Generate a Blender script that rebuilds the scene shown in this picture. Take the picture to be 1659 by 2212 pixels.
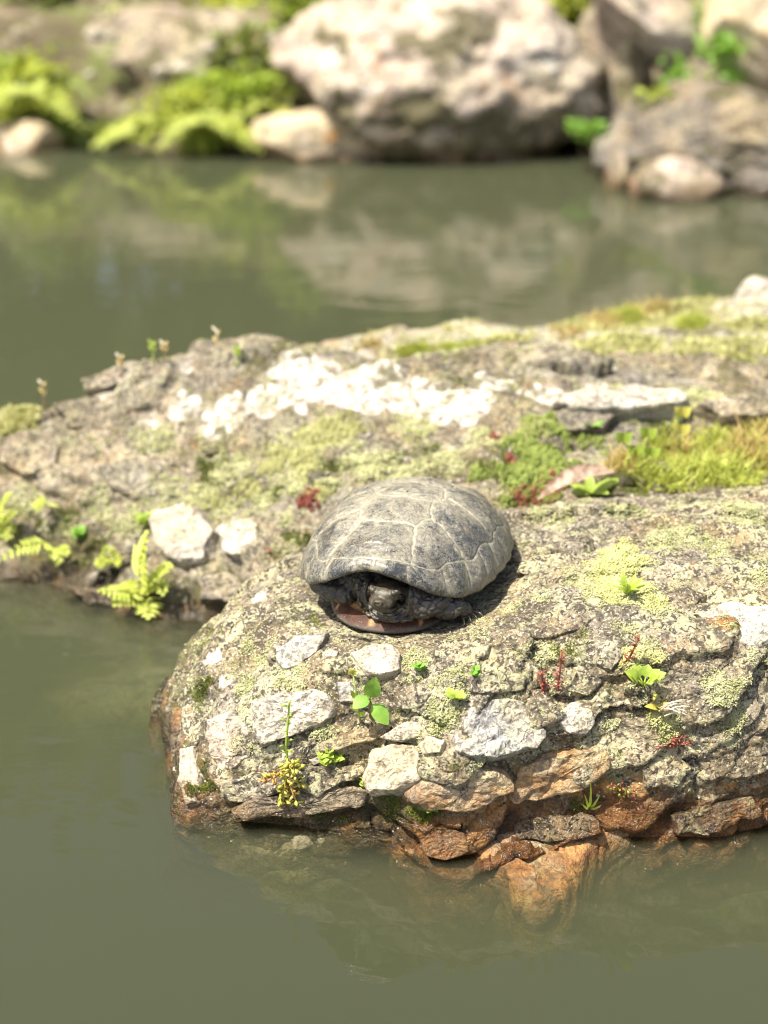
import bpy, bmesh, math, random
import numpy as np
from mathutils import Vector, Matrix, kdtree
from mathutils.bvhtree import BVHTree

for o in list(bpy.data.objects):
    bpy.data.objects.remove(o)
S = bpy.context.scene
C = S.collection
R = math.radians
PI = math.pi

# ------------------------------------------------------------------ camera, sky, sun, exposure
CAM_H, PITCH, LENS = 0.57, R(22.0), 52.0
F_PX = LENS / 36.0 * 2212.0
cam_d = bpy.data.cameras.new("camera")
cam_d.sensor_fit = 'VERTICAL'
cam_d.sensor_height = 36.0
cam_d.sensor_width = 27.0
cam_d.lens = LENS
cam_d.clip_start = 0.05
cam_d.clip_end = 500
cam_d.dof.use_dof = True
cam_d.dof.focus_distance = 0.985
cam_d.dof.aperture_fstop = 4.5
cam = bpy.data.objects.new("camera", cam_d)
C.objects.link(cam)
cam.location = (0, 0, CAM_H)
cam.rotation_euler = (PI / 2 - PITCH, 0, 0)
S.camera = cam

SUN = Vector((-0.38, -0.24, 0.89)).normalized()
world = bpy.data.worlds.new("World")
S.world = world
world.use_nodes = True
wn = world.node_tree
bg = wn.nodes["Background"]
sky = wn.nodes.new("ShaderNodeTexSky")
sky.sky_type = 'NISHITA'
sky.sun_disc = False
sky.sun_elevation = math.asin(SUN.z)
sky.sun_rotation = math.atan2(SUN.x, SUN.y)
sky.dust_density = 4.0
sky.air_density = 1.0
wn.links.new(sky.outputs[0], bg.inputs[0])
bg.inputs[1].default_value = 0.105
sun_d = bpy.data.lights.new("sun", 'SUN')
sun_d.energy = 4.9
sun_d.angle = R(0.55)
sun_d.color = (1.0, 0.945, 0.83)
sun = bpy.data.objects.new("sun", sun_d)
C.objects.link(sun)
sun.location = (-3, 1, 5)
sun.rotation_euler = SUN.to_track_quat('Z', 'Y').to_euler()
S.view_settings.view_transform = 'Standard'
S.view_settings.look = 'None'
S.view_settings.gamma = 1.0
S.view_settings.use_curve_mapping = False
S.view_settings.exposure = 1.10
S.render.engine = 'CYCLES'
S.cycles.use_denoising = True
try:
    S.cycles.denoiser = 'OPENIMAGEDENOISE'
except Exception:
    pass
S.cycles.filter_width = 1.1
S.cycles.max_bounces = 8
S.cycles.diffuse_bounces = 3
S.cycles.glossy_bounces = 3
S.cycles.transparent_max_bounces = 12
S.cycles.volume_bounces = 3
S.cycles.sample_clamp_indirect = 6.0

# ------------------------------------------------------------------ picture <-> place
cp, sp = math.cos(PITCH), math.sin(PITCH)


def ray(px, py):
    dx, dy = (px - 829.5) / F_PX, (1106.0 - py) / F_PX
    return np.array([dx, cp + dy * sp, -sp + dy * cp])


def at_h(px, py, h=0.0):
    d = ray(px, py)
    t = (h - CAM_H) / d[2]
    return np.array([d[0] * t, d[1] * t, h])


def at_y(px, py, Y):
    d = ray(px, py)
    t = Y / d[1]
    return np.array([d[0] * t, Y, CAM_H + d[2] * t])


# ------------------------------------------------------------------ noise
_rng = np.random.RandomState(7)
PERM = np.concatenate([_rng.permutation(256)] * 2).astype(np.int32)
_g = _rng.normal(size=(256, 3))
GRAD = _g / np.linalg.norm(_g, axis=1)[:, None]
GX, GY, GZ = (np.ascontiguousarray(GRAD[:, i].astype(np.float32)) for i in range(3))


def perlin(p):
    p = np.asarray(p, np.float32)
    ip = np.floor(p)
    f = p - ip
    ip = ip.astype(np.int32) & 255
    u = f * f * f * (f * (f * 6 - 15) + 10)
    out = 0
    X = [f[:, 0], f[:, 0] - 1]; Y = [f[:, 1], f[:, 1] - 1]; Z = [f[:, 2], f[:, 2] - 1]
    U = [1 - u[:, 0], u[:, 0]]; Vv = [1 - u[:, 1], u[:, 1]]; Wv = [1 - u[:, 2], u[:, 2]]
    for i in (0, 1):
        hx = PERM[ip[:, 0] + i]
        for j in (0, 1):
            hy = PERM[(hx + ip[:, 1] + j) & 255]
            uv = U[i] * Vv[j]
            for k in (0, 1):
                h = PERM[(hy + ip[:, 2] + k) & 255]
                out = out + uv * Wv[k] * (X[i] * GX[h] + Y[j] * GY[h] + Z[k] * GZ[h])
    return out.astype(float)


def fbm(p, scale, octs=4, gain=0.5, off=0.0):
    p = np.asarray(p) * scale + off
    a, out = 1.0, 0.0
    for _ in range(octs):
        out = out + a * perlin(p)
        p = p * 2.03 + 17.7
        a *= gain
    return out


def worley(p, seed=0):
    p = np.asarray(p, float)
    ip = np.floor(p).astype(np.int64)
    f1 = np.full(len(p), 9.0)
    f2 = np.full(len(p), 9.0)
    cid = np.zeros(len(p), np.int64)
    for i in (-1, 0, 1):
        for j in (-1, 0, 1):
            for k in (-1, 0, 1):
                c = ip + (i, j, k)
                h = PERM[(PERM[(PERM[(c[:, 0] + seed) & 255] + c[:, 1]) & 255] + c[:, 2]) & 255]
                pt = c + GRAD[h] * 0.42 + 0.5
                d = np.sqrt(((p - pt) ** 2).sum(1))
                m = d < f1
                f2 = np.where(m, f1, np.minimum(f2, d))
                cid = np.where(m, h, cid)
                f1 = np.where(m, d, f1)
    return f1, f2, cid


def smooth(a, b, x):
    t = np.clip((x - a) / (b - a), 0, 1)
    return t * t * (3 - 2 * t)


# ------------------------------------------------------------------ mesh helpers
def mesh_arrays(name, v, faces):
    """faces: (n,3) or (n,4) integer array"""
    v = np.asarray(v, np.float32)
    faces = np.asarray(faces, np.int32)
    k = faces.shape[1]
    me = bpy.data.meshes.new(name)
    me.vertices.add(len(v))
    me.vertices.foreach_set("co", v.ravel())
    me.loops.add(faces.size)
    me.loops.foreach_set("vertex_index", faces.ravel())
    me.polygons.add(len(faces))
    me.polygons.foreach_set("loop_start", np.arange(0, faces.size, k, dtype=np.int32))
    me.polygons.foreach_set("loop_total", np.full(len(faces), k, np.int32))
    me.update(calc_edges=True)
    me.validate()
    me.polygons.foreach_set("use_smooth", np.ones(len(me.polygons), bool))
    return me


def attr(me, name, arr):
    a = me.attributes.new(name, 'FLOAT', 'POINT')
    a.data.foreach_set("value", np.asarray(arr, np.float32))


def link(name, me, mat, parent=None, loc=None):
    o = bpy.data.objects.new(name, me)
    C.objects.link(o)
    if mat is not None and me is not None and len(me.materials) == 0:
        me.materials.append(mat)
    if parent is not None:
        o.parent = parent
    if loc is not None:
        o.location = loc
    return o


def tag(o, label=None, cat=None, group=None, kind=None):
    if label: o['label'] = label
    if cat: o['category'] = cat
    if group: o['group'] = group
    if kind: o['kind'] = kind
    return o


def empty(name, loc, label, cat, group=None):
    o = bpy.data.objects.new(name, None)
    o.empty_display_size = 0.01
    C.objects.link(o)
    o.location = loc
    return tag(o, label, cat, group)


def arrays(me):
    v = np.empty(len(me.vertices) * 3, np.float32)
    me.vertices.foreach_get("co", v)
    return v.reshape(-1, 3).astype(float)


def normals(me):
    n = np.empty(len(me.vertices) * 3, np.float32)
    me.vertices.foreach_get("normal", n)
    return n.reshape(-1, 3).astype(float)


def voxel(me, size, smooth_iters=0):
    """closed mesh -> evenly meshed surface, returned as (verts, quads)"""
    o = bpy.data.objects.new("tmp", me)
    C.objects.link(o)
    m = o.modifiers.new("r", 'REMESH')
    m.mode = 'VOXEL'
    m.voxel_size = size
    if smooth_iters:
        s = o.modifiers.new("s", 'SMOOTH')
        s.factor = 0.5
        s.iterations = smooth_iters
    dg = bpy.context.evaluated_depsgraph_get()
    ev = o.evaluated_get(dg)
    m2 = bpy.data.meshes.new_from_object(ev)
    v = arrays(m2)
    nf = len(m2.polygons)
    q = np.empty(nf * 4, np.int32)
    m2.loops.foreach_get("vertex_index", q)
    bpy.data.objects.remove(o)
    bpy.data.meshes.remove(m2)
    bpy.data.meshes.remove(me)
    return v, q.reshape(-1, 4)


def keep_above(v, q, z0):
    m = v[:, 2] > z0
    q = q[m[q].any(1)]
    used = np.unique(q)
    idx = np.full(len(v), -1)
    idx[used] = np.arange(len(used))
    return v[used], idx[q]


def bvh_of(v, q):
    return BVHTree.FromPolygons([tuple(x) for x in v], [tuple(int(i) for i in f) for f in q])


def hit(bvhs, px, py):
    """first surface seen along the picture direction; returns (point, normal)"""
    d = Vector(ray(px, py)).normalized()
    best = None
    for b in bvhs:
        r = b.ray_cast(Vector((0, 0, CAM_H)), d)
        if r[0] is not None and (best is None or r[3] < best[3]):
            best = r
    if best is None:
        return None
    return np.array(best[0]), np.array(best[1])


class MB:
    def __init__(s):
        s.v, s.f = [], []

    def add(s, vs, fs):
        b = len(s.v)
        s.v += [tuple(x) for x in vs]
        s.f += [tuple(i + b for i in f) for f in fs]

    def tube(s, pts, r0, r1, n=6):
        pts = [Vector(p) for p in pts]
        vs, fs = [], []
        for i, p in enumerate(pts):
            t = (pts[min(i + 1, len(pts) - 1)] - pts[max(i - 1, 0)]).normalized()
            a = t.orthogonal().normalized()
            b = t.cross(a)
            r = r0 + (r1 - r0) * i / (len(pts) - 1)
            for k in range(n):
                w = 2 * PI * k / n
                vs.append(p + (a * math.cos(w) + b * math.sin(w)) * r)
        for i in range(len(pts) - 1):
            for k in range(n):
                fs.append((i * n + k, i * n + (k + 1) % n, (i + 1) * n + (k + 1) % n, (i + 1) * n + k))
        vs.append(pts[-1]); fs += [((len(pts) - 1) * n + k, (len(pts) - 1) * n + (k + 1) % n, len(pts) * n) for k in range(n)]
        s.add(vs, fs)

    def leaf(s, p0, p1, width, up=(0, 0, 1), droop=0.12, fold=0.25, round_=0.5, seg=6, thick=0.0):
        """leaf blade from p0 to p1: width profile, midrib fold, droop along its length"""
        p0, p1, up = Vector(p0), Vector(p1), Vector(up)
        ax = p1 - p0
        L = ax.length
        ax.normalize()
        side = ax.cross(up)
        if side.length < 1e-4:
            side = ax.orthogonal()
        side.normalize()
        nrm = side.cross(ax).normalized()
        vs, fs = [], []
        for i in range(seg + 1):
            t = i / seg
            w = width * 0.5 * (math.sin(PI * min(1, t ** (0.5 + round_))) ** (0.75)) if 0 < t < 1 else width * 0.03
            c = p0 + ax * (L * t) + nrm * (L * droop * (4 * t * (1 - t) * 0.6))
            vs += [c - side * w + nrm * (w * fold), c, c + side * w + nrm * (w * fold)]
        for i in range(seg):
            a = i * 3
            fs += [(a, a + 1, a + 4, a + 3), (a + 1, a + 2, a + 5, a + 4)]
        s.add(vs, fs)

    def mesh(s, name, smooth_=True):
        me = bpy.data.meshes.new(name)
        me.from_pydata([tuple(x) for x in s.v], [], s.f)
        me.update()
        if smooth_:
            me.polygons.foreach_set("use_smooth", np.ones(len(me.polygons), bool))
        return me

    def build(s, name, mat, parent=None, base=None):
        if base is not None:
            s.v = [(x - base[0], y - base[1], z - base[2]) for x, y, z in s.v]
        return link(name, s.mesh(name), mat, parent)


# ------------------------------------------------------------------ materials
class NT:
    def __init__(s, name):
        s.m = bpy.data.materials.new(name)
        s.m.use_nodes = True
        s.t = s.m.node_tree
        s.t.nodes.clear()
        s.out = s.t.nodes.new("ShaderNodeOutputMaterial")
        s.tc = s.t.nodes.new("ShaderNodeTexCoord")
        s.obj = s.tc.outputs["Object"]

    def put(s, sock, val):
        if isinstance(val, bpy.types.NodeSocket):
            s.t.links.new(val, sock)
        elif val is not None:
            if sock.type == 'RGBA' and len(val) == 3:
                val = (*val, 1)
            sock.default_value = val

    def node(s, typ, **kw):
        n = s.t.nodes.new(typ)
        for k, v in kw.items():
            setattr(n, k, v)
        return n

    def math(s, op, a, b=0.0, clamp=False):
        n = s.node("ShaderNodeMath", operation=op, use_clamp=clamp)
        s.put(n.inputs[0], a); s.put(n.inputs[1], b)
        return n.outputs[0]

    def noise(s, scale, detail=4, rough=0.55, vec=None, dist=0.0):
        n = s.node("ShaderNodeTexNoise")
        s.put(n.inputs["Vector"], vec or s.obj)
        n.inputs["Scale"].default_value = scale
        n.inputs["Detail"].default_value = detail
        n.inputs["Roughness"].default_value = rough
        n.inputs["Distortion"].default_value = dist
        return n.outputs["Fac"]

    def voro(s, scale, feature='F1', vec=None, out="Distance"):
        n = s.node("ShaderNodeTexVoronoi", feature=feature)
        s.put(n.inputs["Vector"], vec or s.obj)
        n.inputs["Scale"].default_value = scale
        return n.outputs[out]

    def ramp(s, fac, stops):
        n = s.node("ShaderNodeValToRGB")
        s.put(n.inputs[0], fac)
        el = n.color_ramp.elements
        while len(el) > 1:
            el.remove(el[-1])
        el[0].position = stops[0][0]
        for p, c in stops[1:]:
            el.new(p)
        for e, (p, c) in zip(el, stops):
            e.position = p
            e.color = (*c, 1) if isinstance(c, tuple) else (c, c, c, 1)
        return n.outputs[0]

    def mix(s, fac, a, b, blend='MIX'):
        n = s.node("ShaderNodeMix", data_type='RGBA', blend_type=blend)
        s.put(n.inputs[0], fac); s.put(n.inputs[6], a); s.put(n.inputs[7], b)
        return n.outputs[2]

    def attr(s, name):
        return s.node("ShaderNodeAttribute", attribute_name=name).outputs["Fac"]

    def bump(s, h, dist, strength=1.0, normal=None):
        n = s.node("ShaderNodeBump")
        n.inputs["Strength"].default_value = strength
        n.inputs["Distance"].default_value = dist
        s.put(n.inputs["Height"], h)
        if normal is not None:
            s.put(n.inputs["Normal"], normal)
        return n.outputs[0]

    def dots(s, a, b, c, ka, kb, kc):
        o = []
        cx = s.node("ShaderNodeCombineXYZ")
        for i, (v, k) in enumerate(((a, ka), (b, kb), (c, kc))):
            n = s.node("ShaderNodeVectorMath", operation='DOT_PRODUCT')
            s.put(n.inputs[0], s.obj)
            n.inputs[1].default_value = tuple(x * k for x in v)
            s.t.links.new(n.outputs["Value"], cx.inputs[i])
        return cx.outputs[0]

    def principled(s, col, rough, normal=None, spec=0.5, **kw):
        b = s.node("ShaderNodeBsdfPrincipled")
        s.put(b.inputs["Base Color"], col)
        s.put(b.inputs["Roughness"], rough)
        b.inputs["Specular IOR Level"].default_value = spec
        if normal is not None:
            s.put(b.inputs["Normal"], normal)
        for k, v in kw.items():
            s.put(b.inputs[k], v)
        return b.outputs[0]

    def done(s, shader):
        s.t.links.new(shader, s.out.inputs[0])
        return s.m


NS = Vector((0.16, 0.65, -0.74)).normalized()      # across the foliation of the schist
E1 = Vector((1.0, -0.10, 0.12)); E1 = (E1 - NS * E1.dot(NS)).normalized()
E2 = NS.cross(E1)


def rock_material(name, cols, rust_col=((0.25, 0.10, 0.022), (0.54, 0.31, 0.10)), lichen=0.6, soil=0.5, speck=0.6,
                  scale=1.0, streak=1.0, bump=1.0, rough=0.82, qbreak=2.2, lcol=(0.46, 0.44, 0.26)):
    n = NT(name)
    big = n.noise(11 * scale, 6, 0.62)
    st = n.noise(1.0, 8, 0.72, n.dots(E1, E2, NS, 11 * scale, 22 * scale, 110 * scale))
    mid = n.noise(85 * scale, 3, 0.6, dist=0.8)
    fine = n.noise(240 * scale, 2, 0.5, dist=1.2)
    vfine = n.noise(470 * scale, 2, 0.5)
    f = n.math('ADD', n.math('MULTIPLY', big, 0.5), n.math('MULTIPLY', st, 0.5 * streak))
    f = n.math('ADD', f, 0.25 * (1 - streak))
    col = n.ramp(f, [(0.34, cols[0]), (0.43, cols[1]), (0.52, cols[2]), (0.62, cols[3])])
    # warm / cool drift
    col = n.mix(n.ramp(n.noise(23 * scale, 4, 0.6), [(0.40, 0.0), (0.62, 0.7)]), col, n.mix(0.55, col, (0.42, 0.285, 0.115)))
    col = n.mix(n.ramp(n.noise(8 * scale, 4, 0.6, dist=0.7), [(0.48, 0.0), (0.60, 0.6)]), col, n.mix(0.45, col, (0.25, 0.252, 0.26)))
    # brown-black soil and dead moss
    so = n.math('MULTIPLY', n.ramp(n.noise(26 * scale, 7, 0.75, dist=0.5), [(0.47, 0.0), (0.56, 1.0)]), soil)
    col = n.mix(n.math('MULTIPLY', so, n.ramp(mid, [(0.36, 1.0), (0.60, 0.35)])), col, (0.055, 0.043, 0.024))
    # crust lichen, pale and granular
    cr = n.math('MULTIPLY', n.ramp(n.noise(31 * scale, 6, 0.74), [(0.47, 0.0), (0.57, 1.0)]), lichen)
    cr = n.math('MULTIPLY', cr, n.ramp(n.math('ADD', n.math('MULTIPLY', fine, 0.6), n.math('MULTIPLY', mid, 0.4)), [(0.44, 0.0), (0.53, 1.0)]))
    col = n.mix(cr, col, n.mix(n.noise(140, 3, .6), lcol, (0.34, 0.34, 0.19)))
    # dark and light mineral specks
    col = n.mix(n.math('MULTIPLY', n.ramp(mid, [(0.38, 1.0), (0.46, 0.0)]), 0.85 * speck), col, (0.070, 0.058, 0.040))
    col = n.mix(n.math('MULTIPLY', n.ramp(fine, [(0.40, 1.0), (0.47, 0.0)]), speck), col, (0.050, 0.043, 0.032))
    col = n.mix(n.math('MULTIPLY', n.ramp(vfine, [(0.56, 0.0), (0.65, 1.0)]), 0.5 * speck), col, (0.60, 0.54, 0.40))
    # white quartz
    qz = n.attr("quartz")
    qf = n.ramp(n.math('ADD', qz, n.math('MULTIPLY', n.math('SUBTRACT', n.math('ADD', n.math('MULTIPLY', n.noise(60, 5, 0.7), 0.5), n.math('MULTIPLY', st, 0.5)), 0.5), qbreak)), [(0.42, 0.0), (0.58, 1.0)])
    col = n.mix(qf, col, n.ramp(n.noise(90, 5, 0.75), [(0.38, (0.15, 0.12, 0.085)), (0.46, (0.36, 0.32, 0.255)), (0.54, (0.52, 0.485, 0.42)), (0.68, (0.64, 0.62, 0.57))]))
    # iron staining
    ru = n.math('ADD', n.attr("rust"), n.math('MULTIPLY', n.math('SUBTRACT', n.noise(26, 6, 0.72), 0.5), 1.9))
    rc = n.ramp(n.noise(55, 6, 0.75), [(0.38, (0.070, 0.042, 0.020)), (0.50, rust_col[0]), (0.66, rust_col[1])])
    col = n.mix(n.ramp(ru, [(0.48, 0.0), (0.82, 0.85)]), col, rc)
    # living moss film
    mo = n.math('ADD', n.attr("moss"), n.math('MULTIPLY', n.math('SUBTRACT', n.noise(70, 6, 0.75), 0.5), 1.8))
    col = n.mix(n.ramp(mo, [(0.42, 0.0), (0.70, 0.85)]), col, n.ramp(n.noise(160, 4, 0.7), [(0.35, (0.028, 0.022, 0.010)), (0.65, (0.10, 0.092, 0.026))]))
    wet = n.attr("wet")
    dark = n.mix(1.0, col, (0.42, 0.36, 0.30), 'MULTIPLY')
    col = n.mix(wet, col, dark)
    rg = n.math('ADD', n.math('MULTIPLY', wet, 0.14 - rough), rough)
    h = n.math('ADD', n.math('MULTIPLY', st, 1.3 * streak), n.math('MULTIPLY', mid, 0.8))
    h = n.math('ADD', h, n.math('MULTIPLY', fine, 0.45))
    h = n.math('ADD', h, n.math('MULTIPLY', vfine, 0.16))
    nb = n.bump(h, 0.0042 / scale, 1.0 * bump)
    return n.done(n.principled(col, rg, nb, 0.35))


def leaf_material(name, a, b, rough=0.5, trans=0.35, vein=True, scale=120):
    n = NT(name)
    col = n.ramp(n.noise(scale, 3, 0.6), [(0.35, a), (0.65, b)])
    nb = n.bump(n.noise(scale * 5, 3, 0.6), 0.0008, 0.5)
    d = n.principled(col, rough, nb, 0.4)
    t = n.node("ShaderNodeBsdfTranslucent")
    n.put(t.inputs[0], n.mix(0.5, col, (min(1, b[0] * 1.25), min(1, b[1] * 1.15), b[2] * 0.8)))
    m = n.node("ShaderNodeMixShader")
    m.inputs[0].default_value = trans
    n.t.links.new(d, m.inputs[1]); n.t.links.new(t.outputs[0], m.inputs[2])
    return n.done(m.outputs[0])


M = {}
M['schist'] = rock_material("schist", [(0.036, 0.027, 0.017), (0.095, 0.073, 0.045), (0.205, 0.164, 0.107), (0.47, 0.405, 0.295)], lichen=0.7, soil=1.0, speck=0.95)
M['schist_rear'] = rock_material("schist_rear", [(0.030, 0.023, 0.015), (0.078, 0.062, 0.041), (0.16, 0.13, 0.09), (0.40, 0.35, 0.265)], lichen=0.4, soil=1.0, speck=0.8, qbreak=1.15, lcol=(0.33, 0.32, 0.20))
M['slab'] = rock_material("schist_slab", [(0.13, 0.11, 0.08), (0.28, 0.24, 0.18), (0.42, 0.38, 0.29), (0.54, 0.50, 0.40)], lichen=0.85, soil=0.5)
M['grey'] = rock_material("grey_stone", [(0.12, 0.115, 0.112), (0.22, 0.213, 0.207), (0.35, 0.338, 0.323), (0.52, 0.50, 0.47)], lichen=0.5, soil=0.3, speck=0.6, streak=0.4)
M['pale'] = rock_material("pale_stone", [(0.20, 0.175, 0.14), (0.36, 0.325, 0.27), (0.49, 0.45, 0.38), (0.64, 0.60, 0.53)], lichen=0.5, soil=0.3, speck=0.55, streak=0.5)
M['quartz'] = rock_material("quartz_stone", [(0.19, 0.15, 0.105), (0.34, 0.295, 0.23), (0.50, 0.46, 0.39), (0.63, 0.605, 0.555)], lichen=0.25, soil=0.4, speck=0.5, streak=0.6)
M['tan'] = rock_material("tan_stone", [(0.23, 0.17, 0.105), (0.39, 0.315, 0.215), (0.52, 0.445, 0.33), (0.64, 0.585, 0.475)], lichen=0.4, soil=0.25, speck=0.5, streak=0.5)
M['orange'] = rock_material("orange_stone", [(0.18, 0.105, 0.05), (0.32, 0.205, 0.105), (0.45, 0.335, 0.20), (0.56, 0.48, 0.35)], lichen=0.45, soil=0.35, speck=0.55, streak=0.8)
M['pink'] = rock_material("pink_stone", [(0.19, 0.13, 0.095), (0.32, 0.24, 0.18), (0.43, 0.35, 0.275), (0.53, 0.465, 0.385)], lichen=0.5, soil=0.3, speck=0.55, streak=0.3)
M['brown'] = rock_material("brown_stone", [(0.085, 0.062, 0.040), (0.17, 0.13, 0.085), (0.28, 0.225, 0.15), (0.42, 0.36, 0.265)], lichen=0.4, soil=0.5, streak=1.0)
# ------------------------------------------------------------------ outcrop
def poly_sd(P, poly):
    """signed distance (positive inside) of points to a polygon"""
    poly = np.asarray(poly)
    d = np.full(len(P), 1e9)
    ins = np.zeros(len(P), bool)
    for i in range(len(poly)):
        a, b = poly[i], poly[(i + 1) % len(poly)]
        ab = b - a
        t = np.clip(((P - a) @ ab) / (ab @ ab), 0, 1)
        d = np.minimum(d, np.linalg.norm(P - (a + t[:, None] * ab), axis=1))
        c = ((a[1] > P[:, 1]) != (b[1] > P[:, 1]))
        with np.errstate(divide='ignore', invalid='ignore'):
            xi = a[0] + (P[:, 1] - a[1]) / (b[1] - a[1]) * (b[0] - a[0])
        ins ^= c & (P[:, 0] < xi)
    return np.where(ins, d, -d)


def rbf(ctrl):
    """smooth surface through control points (x, y, h)"""
    ctrl = np.asarray(ctrl)
    X, h = ctrl[:, :2], ctrl[:, 2]

    def phi(r):
        return np.sqrt(r * r + 0.03 ** 2)
    A = phi(np.linalg.norm(X[:, None] - X[None], axis=2))
    k = len(X)
    Mx = np.zeros((k + 3, k + 3))
    Mx[:k, :k] = A - np.eye(k) * 0.004
    Mx[:k, k] = 1; Mx[:k, k + 1:] = X
    Mx[k, :k] = 1; Mx[k + 1:, :k] = X.T
    w = np.linalg.lstsq(Mx, np.concatenate([h, np.zeros(3)]), rcond=None)[0]

    def f(P):
        return phi(np.linalg.norm(P[:, None] - X[None], axis=2)) @ w[:k] + w[k] + P @ w[k + 1:]
    return f


def solid(name, outline, ctrl, edge_w, step, vox, sm, power=3.0, floor_z=-0.13, top_extra=None):
    outline = np.asarray(outline)
    x0, y0 = outline.min(0) - 0.02
    x1, y1 = outline.max(0) + 0.02
    nx, ny = int((x1 - x0) / step) + 1, int((y1 - y0) / step) + 1
    gx, gy = np.meshgrid(np.linspace(x0, x1, nx), np.linspace(y0, y1, ny))
    P = np.stack([gx.ravel(), gy.ravel()], 1)
    T = rbf(ctrl)(P)
    if top_extra is not None:
        T = T + top_extra(P)
    P3 = np.column_stack([P, np.zeros(len(P))])
    sd = poly_sd(P, outline) + 0.012 * fbm(P3, 18, 3)
    w = edge_w(P) if callable(edge_w) else edge_w
    t = np.clip(sd / w, 0, 1)
    prof = (1 - (1 - t) ** power) ** 0.62
    z = np.where(sd > 0, np.maximum(T, 0.0) * prof - 0.012 * (1 - t) ** 4, floor_z)
    z = np.where(sd <= 0, np.maximum(floor_z, -0.012 - (-sd) * 9.0), z)
    top = np.column_stack([P, z])
    bot = np.column_stack([P, np.full(len(P), floor_z - 0.03)])
    v = np.concatenate([top, bot])
    n = nx * ny
    I = np.arange(n).reshape(ny, nx)
    a, b, c, d = I[:-1, :-1].ravel(), I[:-1, 1:].ravel(), I[1:, 1:].ravel(), I[1:, :-1].ravel()
    f = [np.column_stack([a, b, c, d]), np.column_stack([d, c, b, a]) + n]
    ring = np.concatenate([I[0, :], I[1:, -1], I[-1, -2::-1], I[-2:0:-1, 0]])
    r2 = np.roll(ring, -1)
    f.append(np.column_stack([r2, ring, ring + n, r2 + n]))
    me = mesh_arrays(name, v, np.concatenate(f))
    v, q = voxel(me, vox, sm)
    return keep_above(v, q, floor_z + 0.012)


def vnormals(v, q):
    n = np.zeros_like(v)
    fn = np.cross(v[q[:, 2]] - v[q[:, 0]], v[q[:, 3]] - v[q[:, 1]])
    for k in range(4):
        np.add.at(n, q[:, k], fn)
    return n / (np.linalg.norm(n, axis=1)[:, None] + 1e-12)


NSa, E1a, E2a = np.array(NS), np.array(E1), np.array(E2)


def weather(v, q, k=1.0, block=0.055, seed=0.0, ledge=1.0, keep=None):
    """break a smooth solid into foliated, cracked rock"""
    n = vnormals(v, q)
    w = np.ones(len(v)) if keep is None else keep
    v = v + n * (w * k * 0.009 * fbm(v, 11, 3, 0.5, seed))[:, None]
    s = np.column_stack([(v @ E1a) * 0.55, v @ E2a, (v @ NSa) * 3.4]) + 0.014 * np.column_stack([fbm(v, 16, 3, .55, 3 + seed), fbm(v, 16, 3, .55, 9 + seed), fbm(v, 16, 3, .55, 15 + seed)])
    f1, f2, cid = worley(s / block, 3)
    off = (GRAD[cid][:, 0])
    e = smooth(0.0, 0.06, f2 - f1)
    cr = np.clip(0.5 + 1.8 * fbm(v, 14, 2, .5, 77 + seed), 0, 1)
    n = vnormals(v, q)
    v = v + n * (w * k * (0.0072 * off * e - 0.0058 * cr * (1 - e)))[:, None]
    f1, f2, cid = worley(s / (block * 0.42) + 31.7, 11)
    e = smooth(0.0, 0.08, f2 - f1)
    v = v + n * (w * k * (0.0015 * GRAD[cid][:, 1] * e - 0.0022 * cr * (1 - e)))[:, None]
    # foliation ledges
    lay = (v @ NSa) / 0.0125 + 1.1 * fbm(v, 13, 3, .5, 40 + seed)
    saw = lay - np.floor(lay)
    saw = np.where(saw < 0.82, saw / 0.82, (1 - saw) / 0.18)
    amp = np.clip(0.55 + 1.6 * fbm(v, 12, 2, .5, 60 + seed), 0.05, 1.3)
    lay2 = (v @ NSa) / 0.031 + 0.8 * fbm(v, 8, 3, .5, 50 + seed)
    s2 = lay2 - np.floor(lay2)
    s2 = np.where(s2 < 0.88, s2 / 0.88, (1 - s2) / 0.12)
    n = vnormals(v, q)
    v = v + n * (w * k * ledge * (0.0036 * amp * (saw - 0.5) + 0.0055 * (s2 - 0.5)))[:, None]
    n = vnormals(v, q)
    v = v + n * (w * k * (0.0016 * fbm(v, 55, 4, 0.6, seed) + 0.0011 * np.abs(fbm(v, 180, 2, 0.5, seed))))[:, None]
    return v


def xy(px, py, h=0.0):
    return at_h(px, py, h)[:2]


def ph(px, py, h):
    return tuple(at_h(px, py, h))


def py_(px, py, Y):
    return tuple(at_y(px, py, Y))


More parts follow.
